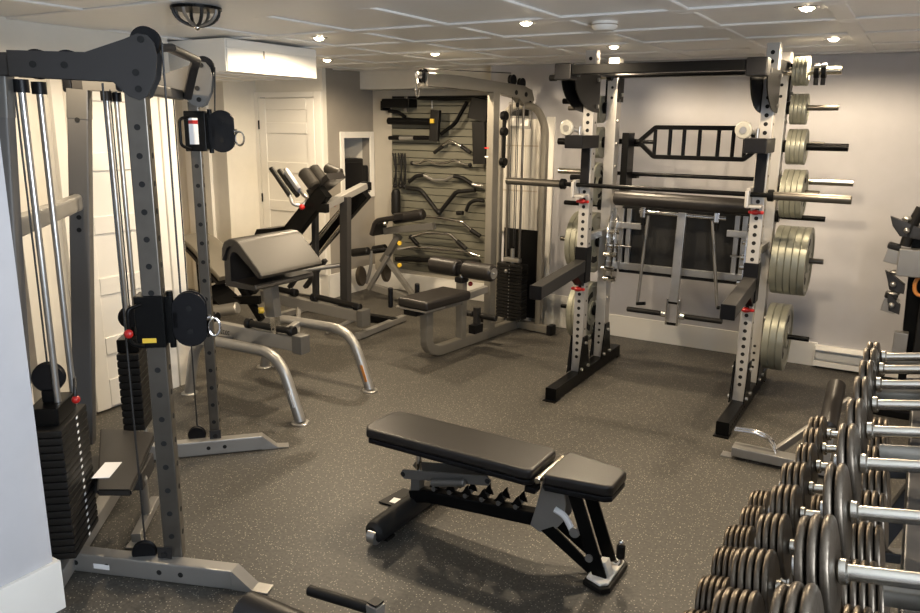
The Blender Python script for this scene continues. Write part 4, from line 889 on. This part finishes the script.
# post and link arms
m = MB('chrome'); m.cyl((-.37,0,.21),(-.37,0,.39),.014); m.build('support_rod', bn)
m = MB('grey_metal'); m.bar([(-.38,0,.12),(-.375,0,.215)], .05, .05, .006, up=(0,1,0)); m.build('support_post', bn)
for sy in (-.052,.052):
    m = MB('grey_metal','hole'); a = V((-.42,sy,.235)); b = V((.02,sy,.315)); d = (b-a).normalized(); u = V((-d.z,0,d.x))
    L_ = (b-a).length; poly = [(0,-.022),(L_,-.022),(L_+.018,0),(L_,.022),(0,.022),(-.018,0)]
    m.prism(poly, a, d, u, .008, bev=.002); m.m('hole'); m.disc(a+V((0,-.005 if sy<0 else .005,0)), (0,1,0), .012); m.disc(b+V((0,-.005 if sy<0 else .005,0)), (0,1,0), .012); m.build('link_arm', bn)
m = MB('grey_metal'); m.cyl((-.25,-.075,.245),(-.08,-.075,.29),.018,bev=.005); m.build('adjust_lever', bn)
m = MB('black_metal'); m.bar([(-.1,0,.37),(.24,0,.375)], .06, .02, .004, up=(0,0,1)); m.build('pad_rail', bn)
# seat bracket plates
for sy in (-.045,.045):
    m = MB('silver_paint'); m.prism([(.225,.165),(.25,.26),(.275,.385),(.365,.385),(.38,.30),(.37,.22),(.33,.165),(.27,.145)], (0,sy,0), (1,0,0), (0,0,1), .008, bev=.002); m.build('seat_bracket', bn)
m = MB('black_plastic'); m.box((.235,-.06,.345), (.05,.06,.03), bev=.006); m.build('pop_knob', bn)
m = MB('paper'); m.tube([(.335,-.052,.27),(.38,-.052,.255),(.415,-.052,.20)], .014, f=.03, n=10); m.build('curved_slide', bn)
# front legs, V shaped plates
for sy in (-.045,.045):
    m = MB('black_metal'); m.prism([(.275,.155),(.33,.19),(.555,.03),(.50,.02)], (0,sy,0), (1,0,0), (0,0,1), .010, bev=.001); m.build('leg', bn)
    m = MB('black_metal'); m.prism([(.385,.385),(.445,.385),(.575,.04),(.52,.025)], (0,sy*1.4,0), (1,0,0), (0,0,1), .010, bev=.001); m.build('leg', bn)
m = MB('silver_paint'); m.disc((.43,-.06,.20), (0,1,0), .022, .02); m.disc((.50,-.068,.11), (0,1,0), .016, .02); m.build('bolt', bn)
m = MB('rubber'); m.prism([(-.055,-.10),(.03,-.13),(.06,-.10),(.06,.11),(.03,.14),(-.03,.14),(-.055,.10)], (.545,0,.014), (1,0,0), (0,1,0), .027, bev=.006); m.build('rubber_foot', bn)
m = MB('white_paint'); m.prism([(-.045,-.09),(.02,-.115),(.048,-.09),(.048,.10),(.02,.125),(-.02,.125),(-.045,.09)], (.545,0,.033), (1,0,0), (0,1,0), .012, bev=.004); m.prism([(-.03,0),(.03,0),(.01,.055),(-.02,.05)], (.55,-.02,.039), (1,0,0), (0,0,1), .05, bev=.004); m.build('foot_cover', bn)
m = MB('rubber','chrome'); m.cyl((.60,.02,.095),(.60,.02,.155),.018,bev=.004); m.m('chrome'); m.tube([(.55,.02,.06),(.60,.02,.07),(.60,.02,.095)], .010, f=.02); m.ball((.60,.02,.165), .014); m.build('lift_handle', bn)

# ------------------------------------------------------------------ bench end poking in at the bottom edge
fb = thing('roller_bench', 'black foot roller and grey bar of a bench cut off at the bottom edge', 'bench', (0,0,0))
a = V((-1.889,1.689,0.100)); b = V((-1.426,1.693,0.100))
m = MB('vinyl'); m.cyl(a, b, .072, bev=.02, n=32); m.build('roller', fb)
a2 = V((-1.752,1.881,0.120)); b2 = V((-1.482,1.913,0.120))
m = MB('rubber'); m.cyl(a2, b2, .020, bev=.006, n=20); m.build('peg_grip', fb)
m = MB('silver_paint','black_plastic'); d = (b2-a2).normalized(); m.box(b2+d*.015+V((0,0,-.02)), (.05,.05,.09), rz=math.radians(-6), bev=.004); m.m('black_plastic'); m.box(b2+d*.015+V((0,0,.032)), (.044,.044,.008), rz=math.radians(-6), bev=.002); m.build('square_post', fb)
m = MB('silver_paint'); m.bar([(b2.x+.02,b2.y,.03),(b2.x+.05,b2.y-.8,.03)], .05, .05, .006, up=(0,0,1)); m.build('base_rail', fb)
m = MB('silver_paint'); m.bar([(b2.x+.03,b2.y-.25,.05),(a.x+.1,a.y-.25,.05)], .05, .05, .006, up=(0,0,1)); m.build('cross_rail', fb)

# ------------------------------------------------------------------ silver machine foot beside the dumbbells
sf = thing('rowing_bench', 'silver base beam with chrome hoop and black roller behind the dumbbell rack', 'exercise machine', (-.74,4.24,0))
m = MB('silver_paint','bare_steel'); m.bar([(.03,0,.045),(.62,.0,.045)], .10, .055, .008, up=(0,0,1)); m.m('bare_steel'); m.bbox((-.03,-.035,0),(.03,.035,.006), bev=.002); m.build('base_beam', sf)
for dy in (-.018,.018):
    m = MB('chrome'); m.tube([V((-0.715,4.260,0.155))-V((-.74,4.24-dy,0)), V((-0.598,4.260,0.163))-V((-.74,4.24-dy,0)), V((-0.522,4.260,0.138))-V((-.74,4.24-dy,0)), V((-0.483,4.260,0.059))-V((-.74,4.24-dy,0))], .009, f=.05, n=10); m.build('hoop', sf)
m = MB('silver_paint'); m.bar([(.24,.03,.06),(.55,.62,.24)], .025, .05, .006, up=(0,0,1)); m.build('brace', sf)
m = MB('vinyl'); a = V((-0.255,4.620,0.402))-V((-.74,4.24,0)); b = V((-0.253,4.250,0.254))-V((-.74,4.24,0)); m.cyl(a, b, .047, bev=.015, n=28); m.build('roller', sf)
m = MB('silver_paint'); m.bar([b+V((.02,0,.02)), (.50,.0,.06)], .04, .04, .006, up=(0,1,0)); m.build('post', sf)
m = MB('silver_paint'); m.bar([(.60,-.3,.03),(.60,.5,.03)], .05, .05, .006, up=(0,0,1)); m.build('base_foot', sf)

# ------------------------------------------------------------------ accessory tower at the right edge
tw = thing('accessory_stand', 'dark upright stand with black clamps and grey blocks at the right edge', 'stand', (0,5.6,0))
def O(p): return V(p)-V((0,5.6,0))
m = MB('black_metal'); m.sweep(rrect(.10,.10,.008), [(.10,.0,0.0),(.05,.0,1.22)], up=(0,1,0)); m.build('column', tw)
m = MB('black_matte'); m.bbox((.10,-.12,.0),(.42,.12,1.15), bev=.01); m.build('rear_panel', tw)
m = MB('black_metal'); m.bbox((-.10,-.20,0),(.42,.20,.05), bev=.006); m.build('base', tw)
m = MB('silver_paint'); a = O((-0.029,5.500,1.026)); m.box(a+V((.06,0,-.03)), (.17,.11,.17), bev=.006); m.build('block', tw)
for k, (px, lab) in enumerate((((-0.085,5.520,1.024),0),((-0.062,5.520,0.708),1))):
    m = MB('silver_paint'); c = O(px); m.box(c, (.085,.09,.085), rot=Matrix.Rotation(.2,3,'Y'), bev=.004); m.build('block', tw)
    m = MB('black_matte'); m.box(c+V((0,0,.062)), (.075,.08,.038), rot=Matrix.Rotation(.2,3,'Y'), bev=.01); m.build('block_cap', tw)
for k, px in enumerate(((-0.129,5.500,1.257),(-0.115,5.500,0.914),(-0.093,5.500,0.780))):
    c = O(px)
    L_ = (.22,.12,.09)[k]
    m = MB('dark_grey_metal','bare_steel'); m.prism([(0,.02),(L_*.4,-.01),(L_,-.06),(L_,-.12),(L_*.3,-.10),(.02,-.04)], c, (1,0,0), (0,0,1), .06, bev=.006); m.m('bare_steel'); m.ball(c+V((L_*.45,-.04,-.06)), .018); m.ball(c+V((L_*.45,0,.01)), .028, (1.3,1,.6)); m.build('clamp_jaw', tw)
m = MB('orange_label'); c = O((0.091,5.500,0.854)); m.tube([c+V((.035*math.cos(t),0,.06*math.sin(t))) for t in [2*PI*i/20 for i in range(20)]], .012, n=8, closed=True); m.build('orange_handle', tw)
m = MB('rubber'); m.tube([O((-0.027,5.500,1.096)), O((-0.006,5.500,1.229)), O((0.033,5.500,1.336))], .032, f=.05); m.build('arm', tw)
m = MB('silver_paint'); c = O((0.024,5.500,0.473)); m.box(c, (.08,.08,.15), bev=.006); m.build('block', tw)

# ------------------------------------------------------------------ dumbbell rack and dumbbells
dr = thing('dumbbell_rack', 'three tier rack holding the dumbbells along the right side', 'rack', (0,0,0))
TILT = math.radians(-10)
for z, x0, y0, y1 in ((1.02,.02,.75,2.85),(.67,-.10,.75,2.95),(.32,-.25,.75,3.0)):
    for dx in (.07,.24):
        m = MB('dark_grey_metal'); zz = z+dx*math.tan(-TILT)-.06; m.bar([(x0+dx,y0,zz),(x0+dx,y1,zz)], .05, .05, .006, up=(0,0,1)); m.build('shelf_rail', dr)
for y in (.85,2.90):
    m = MB('dark_grey_metal'); m.bar([(-.30,y,.03),(.50,y,.03)], .07, .06, .006, up=(0,0,1)); m.build('base_foot', dr)
    m = MB('dark_grey_metal'); m.bar([(-.10,y,.05),(.36,y,1.15)], .07, .06, .006, up=(0,1,0)); m.build('upright', dr)
for z, x0 in ((1.02,.02),(.67,-.10),(.32,-.25)):
    for y in (.85,2.90):
        m = MB('dark_grey_metal'); m.bar([(x0+.03,y+.0,z-.05),(x0+.42,y,z+.02)], .05, .04, .006, up=(0,0,1)); m.build('shelf_arm', dr)
for p in ((0.036,1.315,1.060), (0.001,1.954,1.060), (-0.030,2.409,1.060), (-0.030,2.759,1.060)):
    m = MB('beige_metal'); p = V(p); m.cyl(p, p+V((.34,0,.055)), .019, n=18); m.build('cross_tube', dr)
def dumbbell(r, n, t, hl):
    e = bpy.data.objects.new('dumbbell', None); col.objects.link(e); e.empty_display_size = .05
    m = MB('worn_chrome'); m.cyl((0,0,0),(hl,0,0),.0135,n=16); m.cyl((-.004,0,0),(.012,0,0),.021,n=16,bev=.003); m.cyl((hl-.012,0,0),(hl+.004,0,0),.021,n=16,bev=.003); m.build('handle', e)
    for s, x in ((-1,0),(1,hl)):
        for k in range(n):
            rr = r*(1 if k < n-1 or n < 3 else .93)
            a = x+s*(.006+k*(t+.002)); b = a+s*t
            m = MB('iron'); m.lathe([(0,0),(rr*.88,0),(rr*.955,t*.08),(rr*.988,t*.24),(rr,t*.5),(rr*.988,t*.76),(rr*.955,t*.92),(rr*.88,t),(0,t)], (a,0,0), (s,0,0), n=36); m.build('weight_disc', e)
    m = MB('bare_steel'); m.cyl((-.008-n*(t+.002),0,0),(-.016-n*(t+.002),0,0),.016,n=12); m.build('end_bolt', e)
    return e
rows = [
 ('top', -.030, 1.10, [(1.035,.094,3),(1.277,.089,3),(1.508,.090,2),(1.759,.085,2),(1.972,.078,2),(2.182,.074,2),(2.37,.070,2),(2.533,.066,2),(2.681,.050,2)]),
 ('middle', -.165, .75, [(1.16,.092,5),(1.36,.092,5),(1.556,.090,5),(1.756,.088,5),(1.97,.083,4),(2.173,.080,4),(2.358,.077,4),(2.537,.074,3),(2.70,.070,3),(2.842,.066,3)]),
 ('bottom', -.318, .40, [(1.55,.092,5),(1.75,.092,5),(1.955,.092,5),(2.159,.090,5),(2.36,.088,5),(2.528,.086,5),(2.703,.082,4),(2.855,.078,4)]),
]
ordn = ['first','second','third','fourth','fifth','sixth','seventh','eighth','ninth','tenth','eleventh']
cache = {}
for tier, x, z, L_ in rows:
    vis = [q for q in L_]
    for k, (y, r, n) in enumerate(vis):
        t_ = .0155 if tier != 'top' else .0165
        key = (round(r,3), n, t_)
        if key not in cache: cache[key] = o = dumbbell(r, n, t_, .135)
        else: o = dup(cache[key])
        o.location = (x, y, z); o.rotation_euler = (0, TILT, 0)
        size = 'big' if r >= .088 else ('mid sized' if r >= .074 else 'small')
        far = len(vis)-1-k
        if k == 0: pos = 'nearest the camera'
        elif far == 0: pos = 'farthest from the camera'
        elif far < k: pos = ordn[far]+' from the far end'
        else: pos = ordn[k]+' from the near end'
        tag(o, f'{size} iron dumbbell on the {tier} tier, {pos}', 'dumbbell', f'dumbbells on the {tier} tier')

# ------------------------------------------------------------------ daylight, world, camera
L = bpy.data.lights.new('window_daylight', 'AREA'); L.shape = 'RECTANGLE'; L.size = 2.0; L.size_y = 1.05; L.energy = DAY_W; L.color = (.80,.89,1)
o = bpy.data.objects.new('window_daylight', L); col.objects.link(o); o.location = (1.25,.45,1.58); o.rotation_euler = (math.radians(90),0,math.radians(90))
wd = bpy.data.worlds.new('world'); scene.world = wd; wd.use_nodes = True
nt = wd.node_tree; bg = nt.nodes['Background']; sky = nt.nodes.new('ShaderNodeTexSky'); sky.sky_type = 'HOSEK_WILKIE'
nt.links.new(sky.outputs[0], bg.inputs[0]); bg.inputs[1].default_value = .3
cd = bpy.data.cameras.new('camera'); cam = bpy.data.objects.new('camera', cd); col.objects.link(cam)
cd.sensor_fit = 'HORIZONTAL'; cd.sensor_width = 36; cd.lens = 765.0/920*36; cd.clip_start = .05
R_ = V(CAM_R); U_ = V(CAM_U); F_ = V(CAM_F)
M = Matrix((R_, U_, -F_)).transposed().to_4x4(); M.translation = V((0,0,1.80)); cam.matrix_world = M
scene.camera = cam
scene.view_settings.view_transform = 'Standard'; scene.view_settings.look = 'None'; scene.view_settings.gamma = 1; scene.view_settings.use_curve_mapping = False
scene.view_settings.exposure = EXPO
scene.cycles.use_denoising = True
scene.cycles.max_bounces = 8; scene.cycles.diffuse_bounces = 5; scene.cycles.caustics_reflective = False; scene.cycles.caustics_refractive = False
scene.cycles.sample_clamp_indirect = 4
